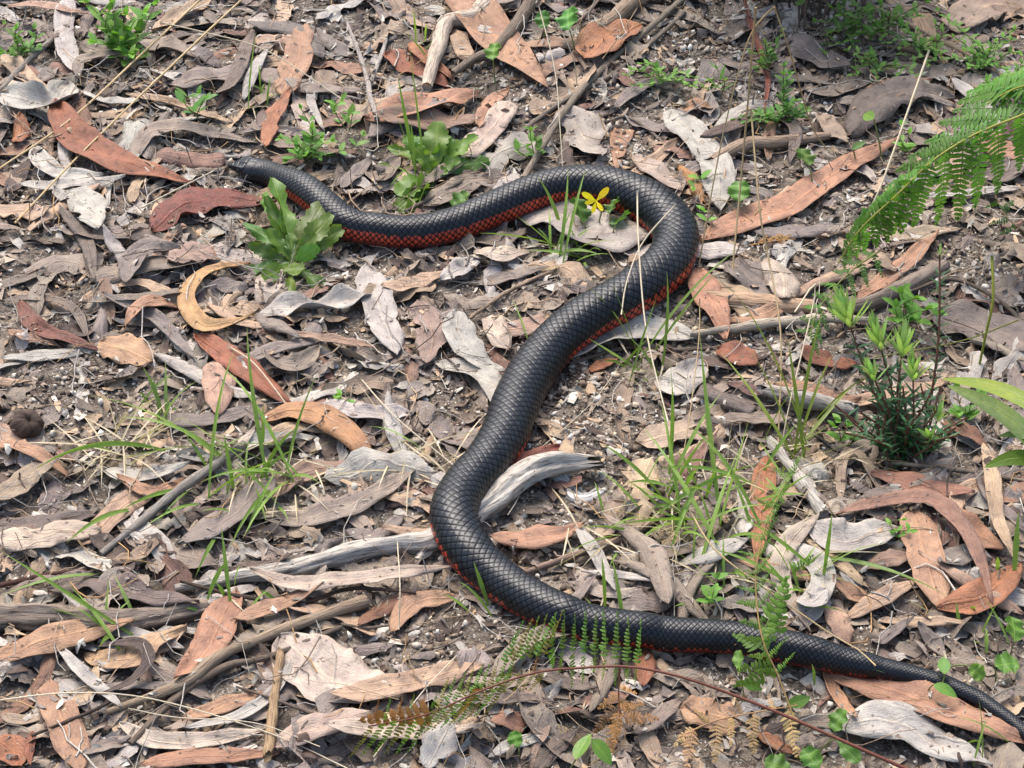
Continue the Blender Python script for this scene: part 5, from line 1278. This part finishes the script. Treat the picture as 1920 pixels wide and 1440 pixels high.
herb((1650, 60), [(1580, 30, .05), (1600, 10, .06), (1625, 20, .05), (1650, 5, .05), (1680, 25, .04), (1620, 60, .03), (1660, 80, .02), (1700, 60, .03), (1720, 30, .03), (1580, 80, .02), (1560, 60, .03), (1690, 100, .01), (1735, 5, .04)], 14, HERB*0.85, "dense green herb patch behind the two grey stalks", pairs=5)
herb((1640, 125), [(1590, 95, .03), (1610, 115, .02), (1630, 100, .03), (1660, 130, .02), (1680, 145, .015), (1600, 140, .01), (1720, 140, .015), (1640, 150, .01)], 12, HERB*0.8, "small leafed green herb between the bush and the white straw", pairs=5)
herb((1850, 120), [(1790, 70, .03), (1810, 95, .02), (1835, 85, .03), (1865, 80, .03), (1895, 75, .03), (1910, 100, .02), (1850, 120, .015), (1820, 125, .012), (1885, 130, .01), (1770, 110, .01), (1900, 55, .04), (1780, 40, .03), (1760, 20, .03)], 12, HERB*1.15, "yellowish green herb patch beside the grey rolled leaf", pairs=6)
herb((1700, 610), [(1690, 550, .04), (1715, 560, .04), (1735, 580, .03), (1680, 575, .03), (1755, 590, .02)], 26, HERB*1.2, "round leafed bright green herb behind the shrub", tpl=T_OVAL, pairs=3)
herb((1580, 835), [(1575, 790, .02), (1590, 800, .02), (1565, 800, .02)], 22, HERB, "low green seedling at the shrub's foot beside the sedge", tpl=T_OVAL, pairs=2)
herb((1690, 1010), [(1690, 975, .02), (1685, 995, .01)], 14, HERB*1.25, "tiny bright green seedling on the broad grey folded leaf", tpl=T_OVAL, pairs=3)
herb((1340, 1130), [(1345, 1085, .025), (1335, 1108, .012)], 20, HERB*1.1, "little green seedling behind the snake's lower back", tpl=T_OVAL, pairs=3)
herb((640, 760), [(640, 740, .012)], 17, HERB*1.2, "tiny green seedling beside the crumpled grey-brown leaf", tpl=T_OVAL, pairs=2)
herb((1810, 790), [(1795, 730, .03), (1830, 740, .03), (1840, 745, .03), (1800, 770, .02)], 22, HERB, "pale green seedling beneath the wattle leaves", tpl=T_OVAL, pairs=2)
herb((1310, 340), [(1300, 350, .01), (1322, 395, .02, 1318, 420)], 18, HERB*1.3, "pale yellow-green bud beside the orange rotten wood", tpl=T_OVAL, pairs=2)
herb((1700, 285), [(1690, 235, .03), (1705, 250, .02), (1690, 265, .01)], 16, HERB*1.3, "young seedling with small yellowish leaves beside the white straw", tpl=T_OVAL, pairs=2)

def rosette(base, leaves, label, tpl, col, name="rosette_plant", wscale=1.0):
    B = gp3(*base, 0.004)
    root = thing(name, B, label, "plant")
    for k, t in enumerate(leaves):
        P1 = gp3(t[0], t[1], t[2]*0.72); b = B+np.array([*prng.normal(size=2)*0.003, 0])
        if len(t) > 4: b = gp3(t[4], t[5], t[6])
        d = P1-b; L = np.linalg.norm(d)
        w = t[3]*0.84*mpp(*base)/L
        tp = tpl[k % len(tpl)]
        asp = 0.52 if tp in T_TOOTH else (0.92 if tp in T_ROUND else 0.55)
        # the leaf's face turns up and towards the light behind
        up = nrm(np.array([prng.normal()*0.42, -0.5+prng.normal()*0.35, 1.0]))
        put_leaf(root, tp, b, d, up, L*1.04, col*np.array([prng.uniform(0.9, 1.3), 1, 1]), jit=0.22, ws=w/asp*wscale)
    return root
rosette((548, 492), [(532, 325, .075, 42), (500, 370, .055, 30), (600, 368, .07, 55), (612, 400, .06, 46), (640, 428, .03, 46), (462, 405, .045, 26), (470, 460, .03, 30), (505, 430, .04, 32), (545, 440, .04, 30), (500, 515, .012, 42), (556, 512, .01, 48), (585, 470, .03, 36), (460, 500, .01, 40), (590, 440, .035, 36), (482, 342, .05, 22, 500, 400, .03), (620, 545, .006, 34), (545, 560, .004, 24, 545, 510, .004)],
        "toothed green rosette plant growing in front of the snake's neck", T_TOOTH, VIOLET*np.array([0.8, 0.82, 0.8]))
rosette((815, 325), [(815, 228, .055, 58), (850, 260, .035, 46), (905, 290, .03, 40), (890, 255, .035, 42), (750, 350, .02, 60), (785, 280, .04, 36), (755, 240, .035, 42), (770, 270, .03, 34), (730, 265, .025, 24), (835, 320, .02, 30), (795, 345, .015, 34), (860, 300, .03, 38), (740, 395, .008, 34), (765, 390, .006, 28)],
        "toothed green rosette plant growing behind the snake", [T_TOOTH[0], T_ROUND[1], T_TOOTH[2], T_TOOTH[1]], VIOLET*0.95)
def single(px, py, w, h, label, tpl, col=VIOLET, lean=(0, 1), elong=1.0):
    """one toothed round leaf on its own stalk; (px, py) is the middle of the leaf"""
    s = mpp(px, py)
    P = gp3(px+lean[0]*0, py, h)
    L = w*s*elong
    face = nrm(np.array([prng.normal()*0.5, -0.4+prng.normal()*0.3, 0.9]))
    d = np.array([lean[0], lean[1], 0.25]); d = nrm(d-face*(d@face))
    b = P-d*L/2
    g = b.copy(); g[:2] += prng.normal(size=2)*0.006-d[:2]*0.008; g[2] = float(H0[hidx(g[0], g[1])])+0.002
    root = thing("seedling", g, label, "plant")
    put_tube(root, "stem", [g, (g+b)/2+np.array([0, 0, 0.003]), b], [1.6*s, 1.3*s], np.array([0.17, 0.20, 0.07]), n=8)
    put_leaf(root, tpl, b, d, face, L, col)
for a in [
    (925, 95, 34, .03, "round bright green leaf standing on the large flat orange-tan leaf", T_ROUND[1], VIOLET*1.2, (0.2, 1), 1.1),
    (1064, 34, 50, .03, "bluish green round leaf with small holes beside the brown stick", T_ROUND[0], VIOLET*np.array([.8, .9, 1.2])),
    (1018, 36, 34, .02, "small bluish green leaf beside the holed round leaf", T_ROUND[1], VIOLET*np.array([.8, .9, 1.1])),
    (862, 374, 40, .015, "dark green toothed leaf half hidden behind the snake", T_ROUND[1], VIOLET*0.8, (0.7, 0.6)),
    (1386, 357, 46, .02, "round toothed green leaf beside the very long pinkish leaf", T_ROUND[0], VIOLET*1.1),
    (1511, 292, 42, .02, "round glossy green leaf resting above the very long pinkish leaf", T_ROUND[0], VIOLET*1.1, (-.3, 1)),
    (1610, 272, 28, .02, "small dark green round leaf at the tip of the very long pinkish leaf", T_OVAL[0], VIOLET*0.8, (1, .3)),
    (1628, 217, 34, .035, "bright oval green leaf standing under the big dark arched leaf", T_OVAL[0], VIOLET*1.1, (-.6, .6), 1.2),
    (1088, 392, 52, .02, "broad green leaf beside the yellow flower", T_ROUND[1], VIOLET*0.85, (-.5, 1)),
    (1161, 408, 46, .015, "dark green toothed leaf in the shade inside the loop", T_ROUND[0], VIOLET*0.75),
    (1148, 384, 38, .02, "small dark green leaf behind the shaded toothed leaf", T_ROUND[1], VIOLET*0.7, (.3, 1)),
    (1770, 1246, 36, .02, "upright pale green leaf just above the tail", T_OVAL[0], VIOLET*1.25, (0, 1), 1.2),
    (1888, 1243, 48, .012, "wide green leaf beside the notched green leaf above the tail", T_ROUND[0], VIOLET*1.1, (1, .2)),
    (1832, 1260, 36, .01, "heart-shaped notched green leaf above the tail", T_ROUND[1], VIOLET*1.1, (.5, -.6)),
    (1773, 1292, 42, .02, "folded green leaf leaning on the tail's lower edge", T_OVAL[1], VIOLET*1.1, (.9, -.5), 1.1),
    (1902, 1178, 50, .03, "large pale green leaf below the large smooth orange leaf", T_ROUND[1], VIOLET*1.2, (0, 1)),
    (966, 1386, 32, .008, "tiny bright green heart leaf among grey litter", T_ROUND[0], VIOLET*1.1, (-.4, 1)),
    (1572, 1350, 44, .02, "glossy green leaf beside the tightly curled tan leaf", T_ROUND[1], VIOLET*0.9, (.6, .8)),
    (1588, 1405, 46, .015, "dark green toothed leaf on the very large pale grey leaf", T_TOOTH[0], VIOLET*0.8, (.3, -.9), 1.3),
    (1498, 1315, 40, .02, "narrow green leaf beneath the fern's red stalk", T_OVAL[0], VIOLET*1.05, (1, .2), 1.1),
    (1092, 1398, 60, .03, "shiny bright green leaf below the hanging brown fern", T_OVAL[0], VIOLET*1.25, (.5, 1), 1.0),
    (1130, 1408, 48, .02, "second shiny green leaf under the hanging brown fern", T_OVAL[1], VIOLET*1.15, (.8, -.8), 1.2),
    (1520, 1420, 46, .01, "green leaf beneath the dry brown fern's last leaflet", T_ROUND[1], VIOLET*0.95, (.4, -.8)),
    (1460, 1435, 50, .01, "broad green leaf half covered by dry brown fern", T_ROUND[0], VIOLET*0.9, (-1, .2)),
    (1385, 1240, 40, .03, "small pale toothed leaf below the snake beside the fern tip", T_TOOTH[1], VIOLET*1.3, (.1, 1), 1.1),
    (1410, 1285, 34, .015, "bright green leaf under the upright fern tip", T_OVAL[1], VIOLET*1.2, (.6, -.7), 1.1),
]: single(*a)

# the yellow flower inside the loop
B = gp3(1122, 420, 0)
fl = thing("yellow_flower", B, "small bright yellow flower standing inside the snake's loop", "flower")
P = gp3(1118, 377, .055)
put_tube(fl, "stem", [B, (B+P)/2+np.array([0.004, 0, 0.004]), P], [0.0009, 0.0007], np.array([0.15, 0.22, 0.06]), n=8)
for tx, ty, dz in ((1137, 356, .012), (1096, 364, .008), (1112, 396, -.008), (1128, 392, -.004), (1100, 380, .0)):
    Q = G(tx, ty, P[2]+dz)
    put_leaf(fl, T_PETAL[0], P, Q-P, nrm(CAM-P), np.linalg.norm(Q-P)*1.15, (0.80, 0.68, 0.02), ws=0.9, name="petal", jit=0.03)

# ---------------------------------------------------------------- ferns
def pinna_mesh(name, n, half, mat=None, seed=0, curlv=0.0, gap=0.86, jit=1.0):
    r = np.random.default_rng(seed)
    V, F, U = [], [], []
    def strip(pts, hw):
        k = len(V); m = len(pts)
        for i, (p, h, s, nn) in enumerate(zip(pts, hw, [None]*m, [None]*m)):
            pass
    up = np.array([0, 0, 1.0])
    def leaflet(p, d, L, w):
        s = nrm(np.cross(d, up)); nn = np.cross(s, d)
        k = len(V)
        for t, ww in ((0, 0.55), (0.35, 1.0), (0.75, 0.75), (1.0, 0.08)):
            c = p+d*L*t-nn*(0.16*t*t*L+curlv*L*t)
            V.extend([c-s*w/2*ww, c+nn*w*0.12, c+s*w/2*ww])
            U.extend([(t*2, -0.3, seed), (t*2, 0, seed), (t*2, 0.3, seed)])
        for i in range(3):
            for j in range(2):
                F.append((k+i*3+j, k+i*3+j+1, k+(i+1)*3+j+1, k+(i+1)*3+j))
    for i in range(n):
        f = (i+0.6)/(n+0.3)
        L = half*(1-f)**0.55*min(1, 0.75+f*3)
        w = 1/(n+0.3)*gap
        for sg in (-1, 1):
            if r.random() < 0.06*jit: continue
            d = nrm(np.array([sg*1.0, 0.34+0.35*f+0.13*jit*r.normal(), 0.28*jit*r.normal()]))
            leaflet(np.array([0, f, -0.10*f*f]), d, L*(1+0.14*r.normal()), w*r.uniform(0.8, 1.1))
    leaflet(np.array([0, 0.93, -0.09]), np.array([0, 1, 0.0]), 0.08, 0.02)
    for i in range(7):
        f0, f1 = i/7, (i+1)/7
        k = len(V)
        for f in (f0, f1):
            for sx, sz in ((-1, 0), (0, 1), (1, 0)):
                V.append(np.array([sx*0.008*(1.1-f), f, -0.10*f*f+sz*0.008])); U.append((f*2, 0, seed))
        F.extend([(k, k+1, k+4, k+3), (k+1, k+2, k+5, k+4)])
    C = np.ones((len(V), 4)); C[:, 3] = np.abs([u[1] for u in U])*3
    return new_mesh(name, np.array(V), F, mat or M_GREEN, {"Col": ('FLOAT_COLOR', C), "luv": ('FLOAT_VECTOR', np.array(U))})
T_PIN = [pinna_mesh("pinna", 16, 0.17, seed=k, gap=0.86, jit=0.4) for k in range(3)]
T_PINS = [pinna_mesh("pinna_short", 9, 0.20, seed=k+5, gap=0.95) for k in range(2)]
T_PINN = [pinna_mesh("pinna_narrow", 12, 0.13, seed=k+9, curlv=0.2, gap=0.72) for k in range(2)]
T_PIND = [pinna_mesh("pinna_dry", 12, 0.24, seed=k+15, curlv=0.05, gap=0.74) for k in range(2)]
def frond(rachis, pinnae, label, rcol, col, rr=(2.6, 1.2), name="fern_frond", up0=(0, -0.55, 0.85), jit=0.15):
    W = [gp3(x, y, h) for x, y, h in rachis]
    root = thing(name, W[0], label, "fern")
    m = rachis[len(rachis)//2]
    put_tube(root, "stalk", W, [rr[0]*mpp(m[0], m[1]), rr[1]*mpp(m[0], m[1])], np.array(rcol), n=30)
    for t in pinnae:
        b, e = gp3(t[0], t[1], t[2]), gp3(t[3], t[4], t[5])
        tpl = t[6]; c = t[7] if len(t) > 7 else col
        up = nrm(np.array(up0)+prng.normal(size=3)*0.15)
        put_leaf(root, tpl[prng.integers(0, len(tpl))], b, e-b, up, np.linalg.norm(e-b), c, name="pinna", jit=jit)
    return root
rA = [(2030, 160, .19), (1920, 214, .185), (1867, 235, .18), (1813, 260, .17), (1747, 303, .15), (1680, 367, .12), (1613, 430, .085), (1572, 492, .05)]
pA = []
for (bx, by, bz), (tx, ty, tz) in zip([(1915, 216, .185), (1870, 235, .18), (1838, 248, .175), (1807, 264, .17), (1773, 286, .16), (1742, 308, .15), (1712, 335, .135), (1690, 358, .125), (1668, 378, .115), (1645, 400, .1), (1625, 420, .09), (1608, 438, .08), (1595, 456, .07), (1584, 474, .06)],
        [(1915, 330, .11), (1880, 372, .09), (1838, 400, .08), (1794, 424, .075), (1766, 430, .075), (1712, 436, .07), (1690, 448, .065), (1668, 450, .06), (1655, 462, .055), (1640, 472, .05), (1622, 480, .05), (1606, 490, .045), (1594, 502, .04), (1584, 512, .04)]):
    pA.append((bx, by, bz, tx, ty, tz, T_PIN if by < 330 else T_PINS))
for (bx, by, bz), (tx, ty, tz) in zip([(1940, 205, .186), (1895, 224, .182), (1850, 243, .178), (1818, 258, .172), (1785, 278, .163), (1752, 300, .153), (1722, 325, .14), (1695, 350, .128), (1672, 374, .117), (1650, 395, .105), (1630, 414, .095), (1612, 432, .083)],
        [(1775, 195, .15), (1748, 222, .14), (1722, 258, .13), (1690, 290, .12), (1668, 318, .11), (1648, 345, .10), (1625, 375, .09), (1610, 398, .08), (1596, 420, .07), (1585, 436, .06), (1575, 455, .055), (1570, 472, .05)]):
    pA.append((bx, by, bz, tx, ty, tz, T_PIN if by < 330 else T_PINS))
frond(rA, pA, "large fresh green bracken frond arching over the long pinkish leaf", (0.30, 0.30, 0.06), FERN)
frond([(1650, 470, .09), (1600, 505, .075), (1560, 545, .06), (1530, 590, .045), (1518, 640, .03)], [(x, y, z, x+dx, y+dy, z-.015, T_PINS, FERN*0.75) for (x, y, z) in ((1640, 476, .087), (1615, 494, .08), (1592, 512, .072), (1570, 534, .064), (1552, 556, .056), (1538, 578, .05), (1528, 600, .042), (1522, 622, .035)) for dx, dy in ((-34, -8), (14, 44))],
      "small dark green fern tip hanging beside the bark strip and shrub", (0.2, 0.2, 0.05), FERN*0.8, rr=(1.6, 0.8))
rA2 = [(2040, 120, .22), (1960, 150, .21), (1900, 168, .19), (1850, 195, .17)]
pA2 = [(1960, 150, .21, 1800, 150, .15, T_PIN), (1930, 160, .2, 1780, 178, .14, T_PIN), (1900, 168, .19, 1790, 205, .13, T_PIN), (1985, 140, .21, 1850, 128, .16, T_PIN), (1940, 158, .2, 1900, 290, .13, T_PIN), (1980, 145, .21, 1945, 300, .13, T_PIN)]
frond(rA2, pA2, "second green bracken frond overlapping the larger one from behind", (0.30, 0.30, 0.06), FERN*1.05)
GD, BR, OL = FERN*np.array([1.25, 1.0, 0.8]), np.array([0.22, 0.105, 0.035]), np.array([0.16, 0.16, 0.035])
pB = []
for x in range(1035, 1196, 20):                     # upright comb of leaflets before the snake
    pB.append((x, 1214+(x-1035)*0.2, .05, x+8+prng.normal()*5, 1150+prng.normal()*6, .075, T_PINN, GD))
    pB.append((x, 1216+(x-1035)*0.2, .05, x+2+prng.normal()*4, 1286+prng.normal()*12, .02, T_PINN, GD*0.9))
for k, x in enumerate(range(945, 1035, 15)):
    pB.append((x, 1243-k*3, .05, x+42, 1165-k*4, .07, T_PINN, OL if k % 2 else GD))
    pB.append((x, 1262, .045, x-28, 1302, .02, T_PINN, OL))
for k, x in enumerate(range(820, 950, 16)):
    pB.append((x, 1330-k*6, .04, x+24, 1270-k*6, .05, T_PINN, OL if k % 3 == 0 else GD))
    pB.append((x, 1332-k*6, .04, x-40, 1385-k*5, .015, T_PINN, GD if k % 2 else OL))
for k, x in enumerate(range(700, 830, 22)):
    pB.append((x, 1362-k*6, .03, x-42, 1425-k*2, .008, T_PINN, GD if k % 3 else OL))
    pB.append((x, 1358-k*6, .03, x+14, 1310-k*3, .04, T_PINN, GD if k % 2 else BR))
pB.append((810, 1338, .035, 668, 1358, .02, T_PINS, BR)); pB.append((900, 1290, .045, 865, 1345, .02, T_PINS, BR)); pB.append((1000, 1262, .05, 1012, 1225, .06, T_PINN, BR)); pB.append((880, 1365, .02, 878, 1372, .012, T_PINN, BR))
frond([(1740, 1460, .02), (1600, 1398, .035), (1480, 1345, .045), (1380, 1305, .05), (1280, 1270, .055), (1180, 1250, .06), (1080, 1253, .055), (1000, 1262, .05), (900, 1296, .045), (800, 1340, .035), (690, 1362, .025)], pB,
      "half dead olive and brown bracken frond with a long red stalk below the snake", (0.15, 0.05, 0.03), GD, rr=(3.6, 1.4), up0=(0.6, -0.6, 0.5))
pH = [(1162, 1285, .04, 1195, 1300, .035), (1160, 1300, .035, 1118, 1330, .02), (1160, 1320, .03, 1112, 1375, .012), (1160, 1335, .028, 1150, 1402, .01), (1162, 1345, .025, 1238, 1345, .02), (1162, 1325, .03, 1210, 1318, .025), (1158, 1350, .02, 1138, 1425, .005), (1163, 1310, .03, 1205, 1360, .015)]
frond([(1162, 1252, .058), (1160, 1300, .036), (1162, 1352, .02)], [(*t, T_PIND) for t in pH], "curled dry brown fern hanging from the red stalk", (0.20, 0.08, 0.04), np.array([0.46, 0.27, 0.12]), rr=(1.8, 1.2), jit=0.25)
pD = [(1300, 1366, .02, 1288, 1450, .004), (1345, 1352, .022, 1340, 1430, .006), (1372, 1345, .022, 1372, 1400, .008), (1412, 1338, .024, 1412, 1414, .006), (1478, 1330, .026, 1496, 1420, .006), (1300, 1366, .02, 1260, 1400, .004), (1330, 1356, .02, 1300, 1330, .03), (1390, 1342, .02, 1380, 1310, .03), (1450, 1335, .025, 1440, 1300, .03)]
frond([(1270, 1384, .015), (1340, 1352, .022), (1420, 1335, .025), (1495, 1322, .03)], [(*t, T_PIND) for t in pD], "dry tan bracken frond with drooping leaflets beneath the red stalk", (0.40, 0.24, 0.12), np.array([0.62, 0.42, 0.24]), rr=(1.8, 1.2), jit=0.2)
pC = []
rC = [(1490, 1350, .03), (1460, 1270, .05), (1430, 1200, .07), (1418, 1120, .085), (1420, 1050, .10), (1445, 960, .115), (1478, 895, .12)]
RC = spline(np.array(rC, float), 16)
for i in range(3, 16):
    x, y, h = RC[i]
    if y < 1310:
        pC.append((x, y, h, x-46+i*0.5, y+6-i*2.2, h-.01, T_PINN if i > 6 else T_PINS, GD*(1.0 if i % 3 else 0.8)))
        pC.append((x, y, h, x+40-i*0.3, y-34-i*1.2, h+.005, T_PINN, GD*1.1))
for (x, y, h, tx, ty, th) in [(1440, 1225, .06, 1370, 1180, .05), (1448, 1245, .055, 1375, 1260, .03), (1455, 1262, .05, 1368, 1290, .02), (1418, 1130, .08, 1375, 1128, .07), (1428, 1190, .07, 1485, 1075, .09), (1485, 1070, .09, 1530, 1040, .09), (1432, 1205, .068, 1462, 1190, .06), (1462, 1190, .06, 1480, 1080, .09)]:
    pC.append((x, y, h, tx, ty, th, T_PINS, GD))
frond(rC, pC, "upright green fern tip crossing in front of the snake's tail half", (0.32, 0.22, 0.08), GD, rr=(1.8, 0.9), up0=(0.3, -0.6, 0.6))
frond([(1405, 460, .004), (1450, 452, .006), (1492, 448, .006)], [(1425, 456, .005, 1440, 440, .006, T_PIND), (1440, 454, .005, 1468, 436, .006, T_PIND), (1455, 452, .005, 1485, 438, .006, T_PIND), (1450, 452, .005, 1470, 462, .004, T_PIND)],
      "scrap of dry orange fern below the very long pinkish leaf", (0.4, 0.22, 0.08), np.array([0.45, 0.27, 0.11]), rr=(1.4, 0.8))
frond([(1930, 440, .05), (1890, 410, .05), (1865, 365, .05)], [(1925, 436, .05, 1935, 400, .05, T_PINS), (1905, 425, .05, 1870, 440, .04, T_PINS), (1890, 410, .05, 1850, 420, .04, T_PINS), (1880, 395, .05, 1905, 372, .05, T_PINS), (1870, 380, .05, 1845, 392, .04, T_PINS)],
      "small dark fern tip beside the larger green fronds", (0.2, 0.14, 0.07), FERN*0.6, rr=(1.4, 0.8))

# ---------------------------------------------------------------- shrub with bright tips
B = gp3(1690, 862, 0)
sh = thing("shrub", B, "dark green needle leafed shrub with bright lime shoot tips", "shrub")
s = mpp(1690, 850)
def shoot(b, t, tipn, tiplen, n, leafpx=38, dense=1):
    P0 = gp3(b[0], b[1], 0); P1 = gp3(t[0], t[1], t[2])
    c = spline([P0, (P0+P1)/2+np.array([*prng.normal(size=2)*0.004, 0]), P1], 40)
    st = put_tube(sh, "stem", c, [2.6*s, 1.7*s], np.array([0.14, 0.055, 0.035]), n=14)
    for i in range(n):
        f = 0.06+0.86*i/n
        k = int(f*39); T = nrm(c[min(39, k+1)]-c[k-1])
        for w in range(3):
            a = w*2.09+i*1.1+prng.normal()*0.2
            d = nrm(np.array([math.cos(a), math.sin(a), 0.15])+T*0.45)
            put_leaf(sh, T_NEEDLE[w % 2], c[k], d, [0, 0, 1], leafpx*s*prng.uniform(0.7, 1.1), DARKG*(1+0.8*f*prng.random()), parent=st)
    T = nrm(c[-1]-c[-4])
    for i in range(tipn):
        a = i*2.4; f = i/max(1, tipn)
        d = nrm(T*(0.75+1.2*f)+np.array([math.cos(a), math.sin(a), 0])*(0.95-0.6*f))
        put_leaf(sh, T_BUD[i % 2], c[-1]-T*0.002+T*tiplen*s*0.4*f, d, T+np.array([math.cos(a), math.sin(a), 0])*-1.0, tiplen*s*prng.uniform(0.75, 1.05), TIPG*prng.uniform(0.8, 1.15), parent=st)
shoot((1702, 855), (1594, 612, .095), 36, 66, 12)
shoot((1700, 858), (1652, 655, .085), 26, 60, 10)
shoot((1690, 860), (1690, 668, .08), 26, 60, 10)
shoot((1705, 860), (1712, 712, .07), 20, 50, 9)
shoot((1672, 860), (1640, 712, .07), 17, 46, 9)
shoot((1740, 780), (1762, 478, .12), 4, 22, 18, 26)
shoot((1745, 845), (1745, 822, .03), 9, 42, 3)
shoot((1745, 850), (1756, 790, .035), 9, 36, 4)
for q in range(22):
    shoot((1690+prng.normal()*26, 855+prng.normal()*12), (1690+prng.normal()*66, 755+prng.normal()*30, .045+.015*prng.random()), 0, 1, 7, 28)

# ---------------------------------------------------------------- wattle sprig hanging in from the side
B = gp3(1990, 930, 0)
wt = thing("wattle_sprig", B, "glossy green wattle sprig with broad sickle leaves", "plant")
c = [B, gp3(1985, 900, .06), gp3(1965, 850, .12), gp3(1975, 780, .17), gp3(2010, 700, .22)]
put_tube(wt, "stem", c, [0.0022, 0.0016], np.array([0.16, 0.11, 0.05]), n=20)
for (b, t, w, k, cc) in [((1985, 800, .165), (1762, 692, .15), 46, 0, (0.17, 0.25, 0.015)), ((1972, 880, .11), (1776, 722, .13), 56, 1, (0.10, 0.18, 0.04)), ((1975, 850, .12), (1872, 800, .12), 40, 2, (0.07, 0.16, 0.02)), ((1978, 882, .10), (1848, 872, .10), 44, 0, (0.11, 0.21, 0.015)), ((2000, 760, .18), (1960, 640, .2), 40, 1, (0.15, 0.28, 0.04))]:
    P0, P1 = gp3(*b), gp3(*t); L = np.linalg.norm(P1-P0)
    put_leaf(wt, T_WATTLE[k], P0, P1-P0, nrm(np.array([0.1, -0.5, 0.9])), L, np.array(cc), ws=w*0.66*mpp(1850, 800)/L/0.24)

# ---------------------------------------------------------------- dark bush at the top
B = gp3(1520, 20, 0)
bu = thing("bush", B, "dark twiggy bush with small leaves standing behind the stalks", "bush")
s = mpp(1530, 20)
tv = np.array([T_SMALL[0].vertices[k].co for k in range(len(T_SMALL[0].vertices))])
tf = grid_faces(7, 3)
FV, FF, FC, FL = [], [], [], []
for i in range(44):
    P0 = gp3(1515+prng.normal()*62, 5+prng.normal()*24, 0)
    a = prng.uniform(0, 2*math.pi); R_ = prng.uniform(0.03, 0.15)
    P1 = P0+np.array([math.cos(a)*R_, math.sin(a)*R_*0.7+0.05, prng.uniform(0.12, 0.36)])
    c = spline([P0, (P0+P1)/2+prng.normal(size=3)*0.012+np.array([0, 0, 0.02]), P1], 24)
    st = put_tube(bu, "stem", c, [2.4*s, 1.0*s], np.array([0.085, 0.055, 0.042])*prng.uniform(0.7, 1.4), n=12)
    for j in range(6):
        p = c[prng.integers(4, 16)]; d = nrm(np.array([prng.normal(), prng.normal(), 0.4]))
        put_leaf(bu, T_SMALL[j % 2], p, d, [0, 0, 1], prng.uniform(14, 24)*s, HERB*0.6, parent=st)
    for j in range(60):                       # the crown above: too many leaves to pick apart
        p = c[prng.integers(12, 24)]+prng.normal(size=3)*0.028
        y = nrm(np.array([prng.normal(), prng.normal(), 0.3*prng.normal()])); x = nrm(np.cross(y, [0, 0, 1.0]+0.5*prng.normal(size=3))); z = np.cross(x, y)
        L = prng.uniform(18, 30)*s
        FF.append(tf+len(FV)*21); FV.append(p+(tv[:, :1]*x+tv[:, 1:2]*y+tv[:, 2:]*z)*L)
        cc_ = np.ones((21, 4)); cc_[:, :3] = HERB*0.6*prng.uniform(0.7, 1.3); FC.append(cc_); FL.append(np.concatenate([tv[:, 1:2]*3, tv[:, :1]*3, np.full((21, 1), prng.random()*9)], 1))
o = link("foliage", new_mesh("foliage", np.vstack(FV)-np.array(bu.location), np.vstack(FF), M_GREEN, {"Col": ('FLOAT_COLOR', np.vstack(FC)), "luv": ('FLOAT_VECTOR', np.vstack(FL))}), bu)
o["kind"] = "stuff"
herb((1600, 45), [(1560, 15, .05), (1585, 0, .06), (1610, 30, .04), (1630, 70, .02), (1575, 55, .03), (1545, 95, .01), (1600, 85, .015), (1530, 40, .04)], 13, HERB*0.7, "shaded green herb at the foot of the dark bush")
herb((1735, 95), [(1700, 85, .02), (1720, 60, .03), (1745, 75, .03), (1765, 100, .02), (1740, 120, .01), (1715, 115, .012), (1755, 45, .04), (1690, 40, .03)], 12, HERB*0.95, "green herb growing between the two grey stalks")
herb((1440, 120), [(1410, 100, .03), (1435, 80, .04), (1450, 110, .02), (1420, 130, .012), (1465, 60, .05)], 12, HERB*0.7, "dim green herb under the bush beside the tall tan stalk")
herb((1880, 170), [(1850, 150, .02), (1890, 140, .03), (1905, 165, .02), (1840, 175, .01), (1915, 120, .03)], 12, HERB*1.05, "green herb almost hidden behind the bracken fronds")

# ---------------------------------------------------------------- gumnuts, stones
def gumnut(px, py, rpx, label, squash=0.92):
    s = mpp(px, py); r = rpx*s
    P = GH(px, py, r*0.6)
    nu, nv = 18, 26
    th = np.linspace(0.02, math.pi-0.02, nu); ph = np.linspace(0, 2*math.pi, nv, endpoint=False)
    rr = r*(1+0.06*np.sin(ph*6)[None]*np.sin(th)[:, None]+0.12*vnoise(th[:, None]*4+0*ph, np.cos(ph)[None]*3+0*th[:, None], 44))
    rr = rr*(1-0.35*np.exp(-(th/0.35)**2))[:, None]
    V = np.stack([rr*np.sin(th)[:, None]*np.cos(ph), rr*np.sin(th)[:, None]*np.sin(ph)*0.95, rr*np.cos(th)[:, None]*squash], -1).reshape(-1, 3)
    F = [tuple(int(x) for x in f) for f in grid_faces(nu, nv, True)]+[tuple(range(nv)), tuple((nu-1)*nv+k for k in range(nv-1, -1, -1))]
    C = np.ones((len(V), 4)); C[:, :3] = PAL['db']*0.9
    luv = np.stack([np.repeat(th*2, nv), np.tile(ph, nu), np.full(len(V), 3.0)], 1)
    o = link("gumnut", new_mesh("gumnut", V, F, M_WOOD, {"Col": ('FLOAT_COLOR', C), "luv": ('FLOAT_VECTOR', luv)}), loc=P)
    o.rotation_euler = (0.5, 0.4, 0.2)
    tag(o, label, "seed pod")
gumnut(50, 795, 30, "large round dark woody gumnut on bare soil")
gumnut(457, 655, 13, "small dark hollow gumnut beside the bright orange-red leaf")
